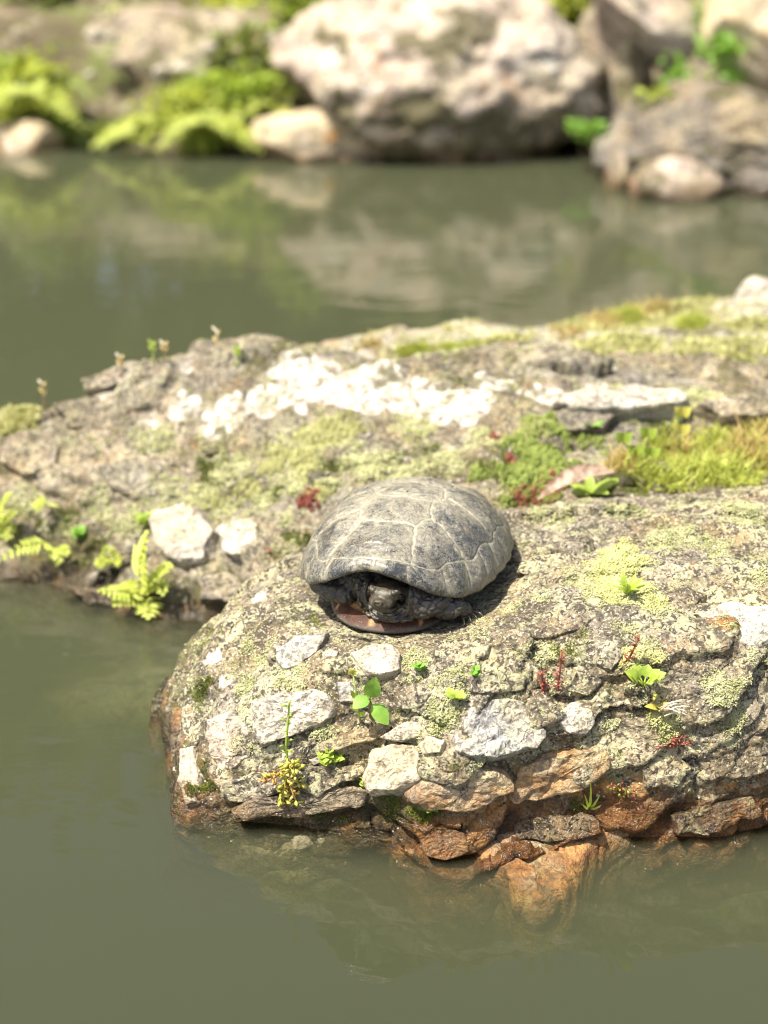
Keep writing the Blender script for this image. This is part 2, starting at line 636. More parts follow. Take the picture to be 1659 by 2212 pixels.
# --- front boulder, the one that carries the turtle
front_out = [xy(400, 1750), xy(480, 1778), xy(600, 1795), xy(700, 1797), xy(800, 1797), xy(860, 1808), xy(895, 1840), xy(940, 1866), xy(1000, 1872),
             xy(1060, 1858), xy(1110, 1835), xy(1250, 1832), xy(1400, 1818), xy(1440, 1815), xy(1530, 1822), xy(1659, 1785), (0.36, 0.83), (0.62, 0.84),
             (0.64, 1.22), (0.40, 1.20), (0.20, 1.19), (0.02, 1.17), (-0.085, 1.13), (-0.130, 1.06), xy(352, 1530), xy(362, 1600), xy(375, 1680)]
front_ctrl = [ph(*a) for a in [
    (815, 1351, .124), (1000, 1345, .126), (700, 1380, .112), (560, 1360, .101), (490, 1318, .088), (430, 1410, .074), (385, 1490, .052),
    (800, 1480, .110), (800, 1545, .098), (640, 1500, .094), (560, 1600, .070), (470, 1560, .062), (1000, 1450, .118), (1070, 1570, .090),
    (1100, 1650, .068), (1250, 1300, .135), (1500, 1300, .137), (1600, 1250, .142), (1650, 1100, .148), (1300, 1130, .140),
    (1200, 1180, .134), (1500, 1600, .080), (1500, 1500, .108), (1350, 1480, .112), (1640, 1500, .115), (1640, 1400, .128), (620, 1230, .095),
    (1000, 1150, .118), (1450, 1100, .142)]] + [(0.6, 0.9, .12), (0.6, 1.1, .14), (-0.1, 1.1, .07), (0.2, 1.17, .105), (0.0, 1.14, .085), (0.45, 1.18, .12)]
v, q = solid("front", front_out, front_ctrl, 0.052, 0.0035, 0.0021, 6, 2.6)
hump = np.exp(-(((v[:, 0] - 0.03) / 0.075) ** 2 + ((v[:, 1] - 0.985) / 0.085) ** 2) ** 2) * (v[:, 2] > 0.05)
v = weather(v, q, 1.0, 0.082, 0.0, 1.1, 1 - 0.75 * hump)
tgt = 0.1120 + 0.05 * (v[:, 0] - 0.0) * 0 + 0.02 * (v[:, 1] - 0.97)
w_ = np.exp(-(((v[:, 0] - 0.012) / 0.090) ** 2 + ((v[:, 1] - 0.975) / 0.108) ** 2) ** 2) * smooth(0.06, 0.09, v[:, 2])
v[:, 2] = v[:, 2] * (1 - w_ * .92) + tgt * w_ * .92
FV, FQ = v, q
front_bvh = bvh_of(FV, FQ)

# --- rear ridge
rear_out = [(-0.62, 1.30), (-0.48, 1.285), xy(0, 1252), xy(120, 1278), xy(220, 1305), xy(330, 1332), xy(420, 1340), xy(500, 1335), (-0.06, 1.10), (0.10, 1.075),
            (0.30, 1.09), (0.66, 1.12), (0.70, 1.46), (0.45, 1.47), (0.2, 1.46), (0.0, 1.46), (-0.2, 1.45), (-0.34, 1.44), (-0.45, 1.46), (-0.62, 1.45)]
rear_ctrl = [py_(*a) for a in [
    (0, 905, 1.37), (100, 880, 1.37), (170, 835, 1.37), (240, 798, 1.37), (310, 772, 1.37), (400, 768, 1.37), (550, 783, 1.37), (700, 786, 1.37), (900, 795, 1.36), (1100, 803, 1.36),
    (1300, 815, 1.36), (1500, 825, 1.37), (1659, 828, 1.38), (200, 1100, 1.27), (0, 1100, 1.30), (400, 1150, 1.235), (400, 950, 1.31),
    (200, 950, 1.32), (700, 950, 1.275), (700, 1080, 1.19), (560, 1200, 1.155), (1000, 890, 1.30), (1000, 1000, 1.215), (1000, 1080, 1.165),
    (1280, 890, 1.29), (1300, 955, 1.265), (1300, 1040, 1.185), (1600, 900, 1.29), (1600, 960, 1.26), (1600, 1030, 1.20), (120, 1230, 1.24), (300, 1260, 1.21)]] \
    + [(-0.55, 1.38, .07), (0.6, 1.2, .12), (0.6, 1.36, .16), (-0.3, 1.42, .10), (0, 1.43, .145), (0.4, 1.43, .15)]
v, q = solid("rear", rear_out, rear_ctrl, 0.035, 0.004, 0.0030, 5, 2.4)
v = weather(v, q, 1.2, 0.105, 5.0, 1.0)
RV, RQ = v, q
rear_bvh = bvh_of(RV, RQ)

# --- low slab behind the ridge
slab_out = [(-0.14, 1.52), (-0.02, 1.44), (0.2, 1.41), (0.45, 1.40), (0.75, 1.40), (0.80, 1.86), (0.5, 1.85), (0.33, 1.82), (0.15, 1.74), (0.0, 1.68), (-0.12, 1.63)]
slab_ctrl = [py_(*a) for a in [
    (600, 768, 1.58), (700, 737, 1.62), (850, 715, 1.66), (1000, 697, 1.68), (1150, 704, 1.70), (1250, 690, 1.74), (1400, 668, 1.78), (1659, 650, 1.78),
    (800, 765, 1.48), (1000, 770, 1.46), (1250, 765, 1.46), (1400, 740, 1.55), (1500, 760, 1.48), (1659, 760, 1.48), (1200, 735, 1.57), (1600, 700, 1.64)]]
v, q = solid("slab", slab_out, slab_ctrl, 0.05, 0.006, 0.0042, 4, 2.4)
v = weather(v, q, 1.2, 0.09, 9.0, 1.0)
SV, SQ = v, q
slab_bvh = bvh_of(SV, SQ)
ALL = [front_bvh, rear_bvh, slab_bvh]


_warp = {}


def patches(v, lst, bvhs, warp=0.012, z=None):
    """surface patches: picture spot + radius -> soft blob on the rock itself"""
    out = np.zeros(len(v))
    key = id(v)
    if key not in _warp:
        _warp[key] = np.column_stack([fbm(v, 40, 2, .6, 1), fbm(v, 40, 2, .6, 5), fbm(v, 40, 2, .6, 8)])
    vw = v + warp * _warp[key]
    for px, py, r, *s in lst:
        h = hit(bvhs, px, py)
        if h is None:
            continue
        depth = h[0][1] * cp + (CAM_H - h[0][2]) * sp
        rad = r / F_PX * depth
        d = np.linalg.norm(vw - h[0], axis=1) / rad
        out = np.maximum(out, (s[0] if s else 1.0) * (1 - smooth(0.5, 1.1, d)))
    return out


def waterline(v, lo=0.014, hi=0.042, seed=0.0):
    return 1 - smooth(lo, hi, v[:, 2] + 0.014 * fbm(v, 22, 3, 0.5, seed))


RUST_F = [(900, 1700, 60, .7), (1250, 1640, 45, .8), (1180, 1690, 60, .75), (940, 1830, 60, .9), (1160, 1780, 60, .8), (1350, 1790, 60, .75), (1500, 1790, 70, .7),
          (1620, 1700, 60, .65), (1400, 1700, 60, .6), (1580, 1330, 60, .65), (1500, 1240, 40, .55), (970, 1410, 35, .6), (480, 1590, 50, .45), (420, 1690, 45, .7), (390, 1620, 40, .75), (380, 1560, 36, .75), (405, 1720, 40, .8), (480, 1760, 50, .6),
          (760, 1400, 30, .4), (1640, 1790, 60, .8), (1050, 1720, 60, .6), (440, 1780, 60, .7), (640, 1720, 40, .5)]
QZ_F = [(455, 1430, 45, .95), (480, 1470, 30, .7), (1640, 1360, 50, .55), (1560, 1330, 30, .5), (1380, 1330, 22, .4), (360, 1530, 14, .8), (415, 1690, 22, .7), (1150, 1400, 26, .45), (1140, 1220, 40, .55), (560, 1290, 20, .5)]
MOSS_F = [(450, 1690, 40, .8), (600, 1765, 60, .85), (700, 1775, 50, .85), (530, 1770, 40, .6), (850, 1750, 50, .75), (930, 1745, 40, .7), (1250, 1745, 35, .75), (1240, 1400, 45, .55), (1060, 1590, 25, .4),
          (430, 1500, 45, .55), (500, 1430, 35, .35), (1420, 1550, 40, .45), (1340, 1400, 30, .45), (730, 1330, 60, .35), (1080, 1840, 30, .5), (970, 1560, 40, .5), (870, 1640, 40, .45), (700, 1640, 40, .45), (880, 1480, 50, .5)]
front = link("boulder", mesh_arrays("boulder", FV, FQ), M['schist'])
tag(front, "low lichen-crusted schist boulder at the water's edge with the turtle on top", "boulder")
fw = waterline(FV)
attr(front.data, "wet", fw)
attr(front.data, "rust", np.maximum(patches(FV, RUST_F, [front_bvh]), (0.62 + .25 * smooth(-.02, .04, FV[:, 0])) * (1 - smooth(0.015, 0.07, FV[:, 2]))))
attr(front.data, "quartz", patches(FV, QZ_F, [front_bvh]))
F_MOSS = patches(FV, MOSS_F, [front_bvh])
damp = (1 - smooth(0.022, 0.066, FV[:, 2] + 0.03 * fbm(FV, 14, 3, .5, 4))) * (.95 - .55 * smooth(-.02, .04, FV[:, 0]))
flank = np.exp(-((FV[:, 0] + 0.155) / 0.035) ** 2) * .75
attr(front.data, "moss", np.maximum(F_MOSS, np.maximum(damp, flank) * (0.75 + 0.9 * fbm(FV, 24, 3, .6, 8))))

rear = link("rock_ridge", mesh_arrays("rock_ridge", RV, RQ), M['schist_rear'])
tag(rear, "long rugged rock ridge with white quartz patches and ferns behind the turtle's boulder", "rock")
attr(rear.data, "wet", waterline(RV, 0.006, 0.022, 3.0))
QZ_R = [(650, 800, 90, .72), (800, 830, 110, .8), (700, 850, 100, .75), (900, 860, 80, .75), (990, 880, 90, .8), (600, 840, 70, .6), (480, 890, 70, .66), (400, 880, 60, .55), (330, 915, 50, .5), (550, 870, 60, .6), (230, 850, 50, .55),
        (1180, 850, 60, .7), (1080, 830, 70, .75), (400, 1130, 62, .9), (420, 1190, 45, .75), (1300, 840, 60, .5), (200, 1240, 24, .6), (240, 1290, 30, .7), (400, 790, 40, .6), (870, 980, 30, .6),
        (640, 1150, 30, .4), (60, 1260, 30, .4), (1450, 850, 60, .4), (540, 1150, 28, .6), (430, 1280, 26, .6)]
RUST_R = [(40, 970, 60, .6), (260, 1030, 60, .55), (420, 960, 40, .5), (60, 1240, 60, .6), (300, 1300, 60, .8), (450, 1310, 50, .8), (150, 1270, 60, .7), (250, 1200, 40, .5), (500, 1250, 40, .5), (100, 1060, 40, .4)]
MOSS_R = [(200, 1190, 40, .8), (900, 950, 70, .5), (700, 1030, 90, .5), (1150, 1010, 110, .8), (1250, 920, 60, .7), (1450, 950, 90, .7), (450, 1020, 60, .4), (120, 1120, 60, .6), (80, 870, 40, .8), (560, 1060, 70, .45), (1350, 1040, 80, .6), (1600, 1000, 90, .7), (620, 1180, 50, .5), (20, 1150, 50, .7), (800, 1000, 60, .5)]
attr(rear.data, "quartz", patches(RV, QZ_R, [rear_bvh], 0.02))
attr(rear.data, "rust", np.maximum(patches(RV, RUST_R, [rear_bvh]), 0.55 * (1 - smooth(0.0, 0.03, RV[:, 2]))))
R_MOSS = patches(RV, MOSS_R, [rear_bvh])
damp = (1 - smooth(0.015, 0.060, RV[:, 2] + 0.03 * fbm(RV, 14, 3, .5, 4))) * .9
attr(rear.data, "moss", np.maximum(np.maximum(R_MOSS, .62 * smooth(.05, .28, fbm(RV, 13, 4, .6, 21))), damp * (0.75 + 0.9 * fbm(RV, 20, 3, .6, 8))))

slab = link("rock_slab", mesh_arrays("rock_slab", SV, SQ), M['slab'])
tag(slab, "flat mossy rock slab lying beyond the quartz ridge", "rock")
attr(slab.data, "wet", waterline(SV, 0.004, 0.016, 6.0))
attr(slab.data, "rust", patches(SV, [(700, 750, 60, .5), (1300, 720, 60, .5)], [slab_bvh]))
S_MOSS = patches(SV, [(1000, 765, 90, .7), (1300, 700, 120, .6), (1500, 720, 140, .7), (1100, 720, 90, .4), (1620, 790, 90, .6)], [slab_bvh], 0.02)
attr(slab.data, "moss", S_MOSS)

# ------------------------------------------------------------------ water and pond bed
def box_mesh(name, x0, x1, y0, y1, z0, z1):
    v = [(x0, y0, z0), (x1, y0, z0), (x1, y1, z0), (x0, y1, z0), (x0, y0, z1), (x1, y0, z1), (x1, y1, z1), (x0, y1, z1)]
    f = [(3, 2, 1, 0), (4, 5, 6, 7), (0, 1, 5, 4), (1, 2, 6, 5), (2, 3, 7, 6), (3, 0, 4, 7)]
    me = bpy.data.meshes.new(name)
    me.from_pydata(v, [], f)
    me.update()
    return me


n = NT("murky_water")
tr = n.node("ShaderNodeBsdfTransparent")
gl = n.node("ShaderNodeBsdfGlossy")
gl.inputs["Roughness"].default_value = 0.004
fr = n.node("ShaderNodeFresnel")
fr.inputs["IOR"].default_value = 1.33
mp = n.node("ShaderNodeMapping")
mp.inputs["Scale"].default_value = (1.0, 2.2, 1.0)
n.put(mp.inputs[0], n.obj)
h = n.math('ADD', n.noise(7.0, 2, 0.5, mp.outputs[0], 0.6), n.math('MULTIPLY', n.noise(32.0, 2, 0.5, mp.outputs[0]), 0.10))
nb = n.bump(h, 0.0010, 0.9)
n.put(gl.inputs["Normal"], nb)
n.put(fr.inputs["Normal"], nb)
mx = n.node("ShaderNodeMixShader")
n.t.links.new(fr.outputs[0], mx.inputs[0]); n.t.links.new(tr.outputs[0], mx.inputs[1]); n.t.links.new(gl.outputs[0], mx.inputs[2])
vs = n.node("ShaderNodeVolumeScatter")
vs.inputs["Color"].default_value = (0.66, 0.70, 0.50, 1)
vs.inputs["Density"].default_value = 9.4
va = n.node("ShaderNodeVolumeAbsorption")
va.inputs["Color"].default_value = (0.50, 0.53, 0.34, 1)
va.inputs["Density"].default_value = 46.0
ad = n.node("ShaderNodeAddShader")
n.t.links.new(vs.outputs[0], ad.inputs[0]); n.t.links.new(va.outputs[0], ad.inputs[1])
n.t.links.new(ad.outputs[0], n.out.inputs[1])
M['water'] = n.done(mx.outputs[0])
water = link("water", box_mesh("water", -6, 6, -3, 6.0, -0.42, 0.0), M['water'])
tag(water, "still murky grey-green pond water", None, None, "structure")

n = NT("pond_silt")
M['silt'] = n.done(n.principled(n.ramp(n.noise(3, 6, .6), [(0.3, (0.07, 0.06, 0.035)), (0.7, (0.15, 0.13, 0.08))]), 0.9))
bed = link("pond_bed", box_mesh("pond_bed", -60, 60, -40, 60, -0.60, -0.43), M['silt'])
tag(bed, "brown silty pond bed under the water", None, None, "structure")
# ------------------------------------------------------------------ stones set into the outcrop
def resample(pts, n):
    pts = np.asarray(pts, float)
    nxt = np.roll(pts, -1, 0)
    ln = np.linalg.norm(nxt - pts, axis=1)
    cum = np.concatenate([[0], np.cumsum(ln)])
    out = []
    for k in range(n):
        s = cum[-1] * k / n
        i = min(np.searchsorted(cum, s, 'right') - 1, len(pts) - 1)
        t = (s - cum[i]) / ln[i]
        out.append(pts[i] * (1 - t) + nxt[i] * t)
    return np.array(out)


def stone(parent, bvhs, poly, proud, mat, seed, label=None, depth=0.014, tilt=(0, 0, 0), rough=1.0, rust=0.0, wet=0.0, name="stone", dome=0.25):
    """angular stone seated in the rock where the picture shows its outline"""
    pp = resample(poly, 44)
    h = [hit(bvhs, *p) for p in pp]
    ok = [x for x in h if x is not None]
    if len(ok) < 8:
        return None
    c = np.mean([x[0] for x in ok], 0)
    nn = np.mean([x[1] for x in ok], 0)
    for gx in np.linspace(pp[:, 0].min(), pp[:, 0].max(), 5)[1:-1]:
        for gy in np.linspace(pp[:, 1].min(), pp[:, 1].max(), 5)[1:-1]:
            x = hit(bvhs, gx, gy)
            if x is not None:
                nn = nn + x[1] * 0.1
    nn = nn / np.linalg.norm(nn) + np.array(tilt)
    nn /= np.linalg.norm(nn)
    # outline on the mean plane through the contact
    base = []
    o = np.array([0, 0, CAM_H])
    for p in pp:
        d = ray(*p)
        t = ((c - o) @ nn) / (d @ nn)
        P = o + d * t
        if np.linalg.norm(P - c) > 0.25:
            P = c
        base.append(P)
    base = np.array(base)
    cen = base.mean(0)
    proud = proud * 0.62
    k = len(base)
    rings = [(1.05, -depth), (1.03, proud * 0.05), (1.0, proud * 0.55), (0.985, proud * 0.86), (0.955, proud * 0.99), (0.84, proud * (1 + 0.10 * dome)), (0.66, proud * (1 + 0.28 * dome)),
             (0.46, proud * (1 + 0.4 * dome)), (0.25, proud * (1 + 0.45 * dome)), (0.08, proud * (1 + 0.5 * dome))]
    V = []
    for s, z in rings:
        V.append(cen + (base - cen) * s + nn * z)
    V = np.concatenate(V)
    Q = []
    for r in range(len(rings) - 1):
        for i in range(k):
            Q.append((r * k + i, r * k + (i + 1) % k, (r + 1) * k + (i + 1) % k, (r + 1) * k + i))
    Q = np.array(Q)
    # orientation
    a, b_, cc = V[Q[3 * k][0]], V[Q[3 * k][1]], V[Q[3 * k][2]]
    if np.cross(b_ - a, cc - a) @ (a - cen + nn * 0.01) < 0:
        Q = Q[:, ::-1]
    size = np.linalg.norm(base - cen, axis=1).mean()
    f = min(1.0, size / 0.02) * rough
    V = V + np.column_stack([fbm(V, 60, 3, .55, seed), fbm(V, 60, 3, .55, seed + 4), fbm(V, 60, 3, .55, seed + 8)]) * 0.0045 * f
    V = V + nn * (0.0016 * f * fbm(V, 150, 3, .6, seed))[:, None]
    lay = (V @ NSa) / 0.006
    V = V + nn * (0.0009 * f * ((lay - np.floor(lay)) - 0.5))[:, None]
    me = mesh_arrays(name, np.concatenate([V, [V[-k:].mean(0)]]), Q)
    bm = bmesh.new(); bm.from_mesh(me)
    bm.verts.ensure_lookup_table()
    e = bm.verts[len(bm.verts) - 1]
    lastring = [bm.verts[len(V) - k + i] for i in range(k)]
    try:
        bm.faces.new(lastring if np.all(Q[0] == (0, 1, k + 1, k)) else lastring[::-1])
    except Exception:
        pass
    bm.verts.remove(e)
    bmesh.ops.subdivide_edges(bm, edges=bm.edges[:], cuts=1, use_grid_fill=True)
    bm.to_mesh(me); bm.free()
    me.polygons.foreach_set("use_smooth", np.ones(len(me.polygons), bool))
    vv = arrays(me)
    v2 = vv + nn * (0.0010 * f * fbm(vv, 320, 2, .6, seed + 2))[:, None]
    me.vertices.foreach_set("co", v2.astype(np.float32).ravel())
    me.update()
    attr(me, "rust", np.full(len(vv), rust))
    attr(me, "wet", np.clip(1 - smooth(0.004, 0.03, vv[:, 2]) + wet, 0, 1))
    ob = link(name, me, mat, parent)
    if label:
        ob['label'] = label
    return ob


FB = [front_bvh]
stone(front, FB, [(600, 1400), (640, 1380), (690, 1375), (712, 1372), (700, 1395), (680, 1415), (655, 1440), (620, 1448), (595, 1430)], .006, M['grey'], 1)
stone(front, FB, [(760, 1420), (800, 1400), (845, 1395), (868, 1420), (868, 1455), (830, 1462), (785, 1458)], .007, M['quartz'], 2, "blocky white quartz stone")
stone(front, FB, [(545, 1520), (600, 1500), (670, 1490), (720, 1500), (735, 1540), (690, 1570), (620, 1592), (568, 1612), (553, 1570)], .010, M['pale'], 3)
stone(front, FB, [(455, 1555), (500, 1540), (540, 1560), (548, 1620), (520, 1660), (480, 1665), (452, 1620)], .006, M['pink'], 4)
stone(front, FB, [(810, 1630), (860, 1605), (945, 1618), (955, 1650), (905, 1690), (850, 1712), (800, 1712), (790, 1680)], .011, M['tan'], 5, tilt=(0, 0, .3))
stone(front, FB, [(1000, 1540), (1050, 1515), (1110, 1512), (1150, 1540), (1178, 1590), (1160, 1612), (1100, 1632), (1040, 1640), (985, 1632), (978, 1590)], .009, M['grey'], 6, "dark grey slab of stone", tilt=(0, 0, .2))
stone(front, FB, [(1212, 1535), (1240, 1518), (1275, 1530), (1285, 1560), (1262, 1588), (1225, 1585), (1208, 1560)], .006, M['pale'], 7)
stone(front, FB, [(880, 1715), (930, 1668), (1000, 1650), (1090, 1665), (1110, 1700), (1050, 1735), (980, 1748), (920, 1745)], .012, M['orange'], 8, "orange-stained slab", rust=.6)
stone(front, FB, [(1100, 1700), (1120, 1650), (1200, 1625), (1290, 1612), (1312, 1640), (1300, 1680), (1240, 1705), (1160, 1722), (1110, 1730)], .011, M['orange'], 9, "orange-stained slab", rust=.6)
stone(front, FB, [(905, 1612), (930, 1592), (962, 1600), (955, 1625), (920, 1632)], .006, M['tan'], 10)
stone(front, FB, [(728, 1475), (758, 1470), (770, 1495), (765, 1520), (735, 1518)], .004, M['grey'], 11)
stone(front, FB, [(690, 1612), (760, 1580), (830, 1560), (850, 1575), (800, 1600), (730, 1625), (695, 1630)], .008, M['brown'], 12, tilt=(0, 0, .3))
stone(front, FB, [(640, 1655), (720, 1655), (790, 1650), (800, 1672), (740, 1690), (690, 1720), (650, 1700)], .008, M['schist'], 13)
stone(front, FB, [(500, 1745), (560, 1720), (660, 1712), (760, 1695), (800, 1705), (790, 1735), (700, 1750), (590, 1758), (520, 1765)], .010, M['brown'], 14, rust=.35, wet=.35)
stone(front, FB, [(395, 1620), (425, 1615), (440, 1680), (430, 1735), (405, 1742), (392, 1690)], .007, M['tan'], 15, rust=.3)
stone(front, FB, [(480, 1690), (560, 1672), (630, 1690), (600, 1715), (520, 1730), (478, 1720)], .007, M['schist'], 16)
stone(front, FB, [(940, 1400), (1000, 1385), (1060, 1395), (1050, 1420), (990, 1432), (940, 1425)], .005, M['schist'], 17)
stone(front, FB, [(1120, 1345), (1200, 1320), (1270, 1335), (1260, 1365), (1190, 1385), (1125, 1375)], .005, M['schist'], 18)
stone(front, FB, [(1010, 1470), (1080, 1450), (1140, 1462), (1130, 1490), (1060, 1500), (1012, 1495)], .005, M['schist'], 19)
stone(front, FB, [(1500, 1330), (1570, 1300), (1659, 1320), (1690, 1370), (1620, 1400), (1540, 1380)], .006, M['pale'], 20, rust=.3)
stone(front, FB, [(1420, 1290), (1480, 1275), (1530, 1290), (1500, 1312), (1440, 1316)], .005, M['schist'], 21)
stone(front, FB, [(1130, 1215), (1200, 1200), (1290, 1215), (1270, 1240), (1190, 1250), (1120, 1240)], .005, M['schist'], 22)
stone(front, FB, [(1500, 1620), (1580, 1580), (1659, 1590), (1690, 1640), (1600, 1680), (1520, 1670)], .006, M['schist'], 23)
stone(front, FB, [(1380, 1650), (1450, 1630), (1490, 1660), (1460, 1700), (1395, 1700)], .006, M['schist'], 24)
stone(front, FB, [(1290, 1395), (1330, 1380), (1345, 1420), (1320, 1450), (1288, 1435)], .005, M['schist'], 25)
stone(front, FB, [(1110, 1780), (1200, 1760), (1290, 1765), (1300, 1800), (1210, 1820), (1120, 1815)], .008, M['schist'], 26, rust=.6, wet=.8)
stone(front, FB, [(1450, 1760), (1540, 1735), (1620, 1720), (1640, 1755), (1550, 1790), (1460, 1798)], .009, M['schist'], 27, rust=.6, wet=.7)
stone(front, FB, [(900, 1800), (950, 1780), (1010, 1800), (1020, 1840), (970, 1858), (915, 1845)], .008, M['orange'], 28, rust=.7, wet=.7)
stone(front, FB, [(850, 1485), (905, 1478), (935, 1500), (915, 1525), (860, 1530)], .004, M['schist'], 29)
stone(front, FB, [(520, 1330), (590, 1322), (640, 1345), (600, 1365), (530, 1362)], .004, M['schist'], 30)
stone(front, FB, [(820, 1590), (880, 1560), (960, 1560), (950, 1585), (880, 1600)], .006, M['pale'], 31)
stone(front, FB, [(1190, 1445), (1260, 1440), (1300, 1470), (1270, 1500), (1205, 1495)], .004, M['schist'], 32)
# small loose white chips
for poly, sd in ([(697, 1412), (712, 1405), (732, 1410), (728, 1420), (705, 1422)], 40), ([(874, 1394), (884, 1392), (888, 1400), (878, 1404)], 41), ([(398, 1490), (404, 1484), (407, 1500), (402, 1508)], 42), ([(668, 1640), (690, 1632), (700, 1642), (680, 1652)], 43):
    stone(front, FB, poly, .0025, M['quartz'], sd, depth=.003, rough=.4, name="chip")

RB = [rear_bvh]
stone(rear, RB, [(345, 1120), (395, 1102), (445, 1112), (470, 1160), (455, 1215), (400, 1230), (355, 1195), (335, 1155)], .022, M['quartz'], 50, "lumpy white quartz block", depth=.02, rough=1.5)
stone(rear, RB, [(475, 1150), (520, 1125), (558, 1140), (560, 1180), (520, 1205), (482, 1195)], .014, M['pale'], 51, depth=.02, rough=1.4)
stone(rear, RB, [(505, 1300), (560, 1250), (620, 1225), (650, 1210), (645, 1235), (590, 1265), (535, 1300)], .016, M['quartz'], 52, "long pale sliver of quartz", depth=.02)
stone(rear, RB, [(10, 950), (70, 935), (130, 970), (120, 1020), (50, 1030), (0, 1000)], .010, M['schist_rear'], 56, depth=.02)
stone(rear, RB, [(150, 1270), (230, 1280), (300, 1300), (290, 1318), (200, 1312)], .010, M['schist_rear'], 57, depth=.02, rust=.3)
stone(rear, RB, [(220, 1010), (300, 985), (370, 1000), (380, 1050), (310, 1080), (240, 1060)], .009, M['schist_rear'], 58, depth=.02)
stone(rear, RB, [(180, 820), (260, 790), (330, 780), (320, 815), (250, 840), (190, 850)], .007, M['schist_rear'], 59, depth=.02)
stone(rear, RB, [(430, 1245), (500, 1235), (530, 1265), (500, 1300), (440, 1300)], .012, M['schist_rear'], 60, depth=.02)
stone(rear, RB, [(1180, 900), (1260, 890), (1330, 905), (1300, 935), (1210, 940)], .012, M['schist_rear'], 63, depth=.02)
stone(rear, RB, [(1190, 900), (1250, 874), (1400, 868), (1490, 882), (1480, 905), (1350, 915), (1250, 918)], .034, M['pale'], 65, depth=.03, tilt=(0, -.2, .6))
stone(rear, RB, [(1500, 900), (1580, 880), (1680, 890), (1680, 925), (1560, 930)], .030, M['schist_rear'], 66, depth=.03, tilt=(0, -.2, .6))
stone(rear, RB, [(120, 880), (200, 865), (280, 890), (250, 930), (150, 925)], .008, M['schist_rear'], 64, depth=.02)

# stones lying just under the surface
def blob(name, c, r, seed, mat, parent=None, sub=4, facets=7, amp=0.10, rot=0.0, flat=None, label=None, cat=None, group=None):
    bm = bmesh.new()
    bmesh.ops.create_icosphere(bm, subdivisions=sub, radius=1.0)
    me = bpy.data.meshes.new(name)
    bm.to_mesh(me); bm.free()
    v = arrays(me)
    rs = np.random.RandomState(seed)
    for _ in range(facets):
        d = rs.normal(size=3); d /= np.linalg.norm(d)
        k = rs.uniform(0.62, 0.86)
        s = v @ d
        v = v - d[None] * (np.maximum(s - k, 0) * 0.92)[:, None]
    u = v / np.linalg.norm(v, axis=1)[:, None]
    v = v + u * (amp * 1.3 * fbm(v, 1.4, 3, .5, seed) + amp * 0.55 * fbm(v, 5, 4, .6, seed) + amp * .25 * np.abs(fbm(v, 14, 3, .6, seed)))[:, None]
    v = v * np.asarray(r)
    cr, sr = math.cos(rot), math.sin(rot)
    v = np.column_stack([v[:, 0] * cr - v[:, 2] * sr, v[:, 1], v[:, 0] * sr + v[:, 2] * cr])
    me.vertices.foreach_set("co", (v + (np.asarray(c) if parent is not None else 0)).astype(np.float32).ravel())
    me.update()
    me.polygons.foreach_set("use_smooth", np.ones(len(me.polygons), bool))
    o = link(name, me, mat, parent, None if parent is not None else tuple(c))
    if label and cat:
        tag(o, label, cat, group)
    return o, v + np.asarray(c)


def sunken(outline, ctrl, drop, mat, label, rust, seed):
    """ledge of rock reaching out under the surface"""
    v, q = solid("s", [xy(x, y, -.008) for x, y in outline], ctrl, .016, .0030, .0022, 5, 2.2, -.07)
    v = weather(v, q, .45, .06, seed, 1.0)
    v[:, 2] = np.minimum(v[:, 2], .066 + .2 * (v[:, 2] - .066)) - drop
    o = link("submerged_rock", mesh_arrays("submerged_rock", v, q), mat)
    tag(o, label, "rock")
    attr(o.data, "rust", np.clip(rust + .35 * fbm(v, 25, 3), 0, 1)); attr(o.data, "wet", np.full(len(v), .35)); attr(o.data, "moss", np.clip(.55 * fbm(v, 18, 3) + .15, 0, 1))
    return o


sunken([(985, 1850), (1010, 1880), (1060, 1915), (1105, 1960), (1160, 1972), (1215, 1958), (1290, 1900), (1400, 1828), (1400, 1795), (1200, 1780), (1000, 1800)],
       [(*xy(1010, 1830, -.008), .064), (*xy(1200, 1810, -.008), .066), (*xy(1300, 1815, -.008), .064), (*xy(1400, 1805, -.008), .062), (*xy(1120, 1930, -.008), .046), (*xy(1200, 1920, -.008), .050), (*xy(1290, 1870, -.008), .056), (*xy(1150, 1860, -.008), .058), (*xy(1050, 1870, -.008), .058)], .0535, M['orange'], "rusty orange ledge of rock dipping under the water at the boulder's toe", .75, 31.0)
sunken([(420, 1765), (470, 1800), (560, 1825), (640, 1842), (720, 1838), (800, 1822), (870, 1806), (870, 1780), (600, 1760)],
       [(*xy(500, 1780, -.008), .050), (*xy(700, 1790, -.008), .054), (*xy(850, 1785, -.008), .054), (*xy(640, 1820, -.008), .048), (*xy(780, 1810, -.008), .050)], .0555, M['brown'], "brown flat ledge under water below the boulder's undercut front", .42, 37.0)
c = at_h(270, 1480, -0.03)
o, v = blob("submerged_rock", c - np.array([0, -.02, .04]), (.085, .10, .045), 73, M['grey'], None, 4, 8, .14, 0.0, label="faint grey sunken rock in the inlet beside the fern", cat="rock")
c = at_h(1540, 1890, -0.03)
o, v = blob("submerged_rock", c - np.array([-.02, -.03, .04]), (.085, .05, .034), 74, M['pale'], None, 4, 8, .14, -0.05, label="pale sunken rock in the water beside the rusty orange one", cat="rock")

# ------------------------------------------------------------------ the turtle
TL, TW, TH = 0.187, 0.143, 0.071


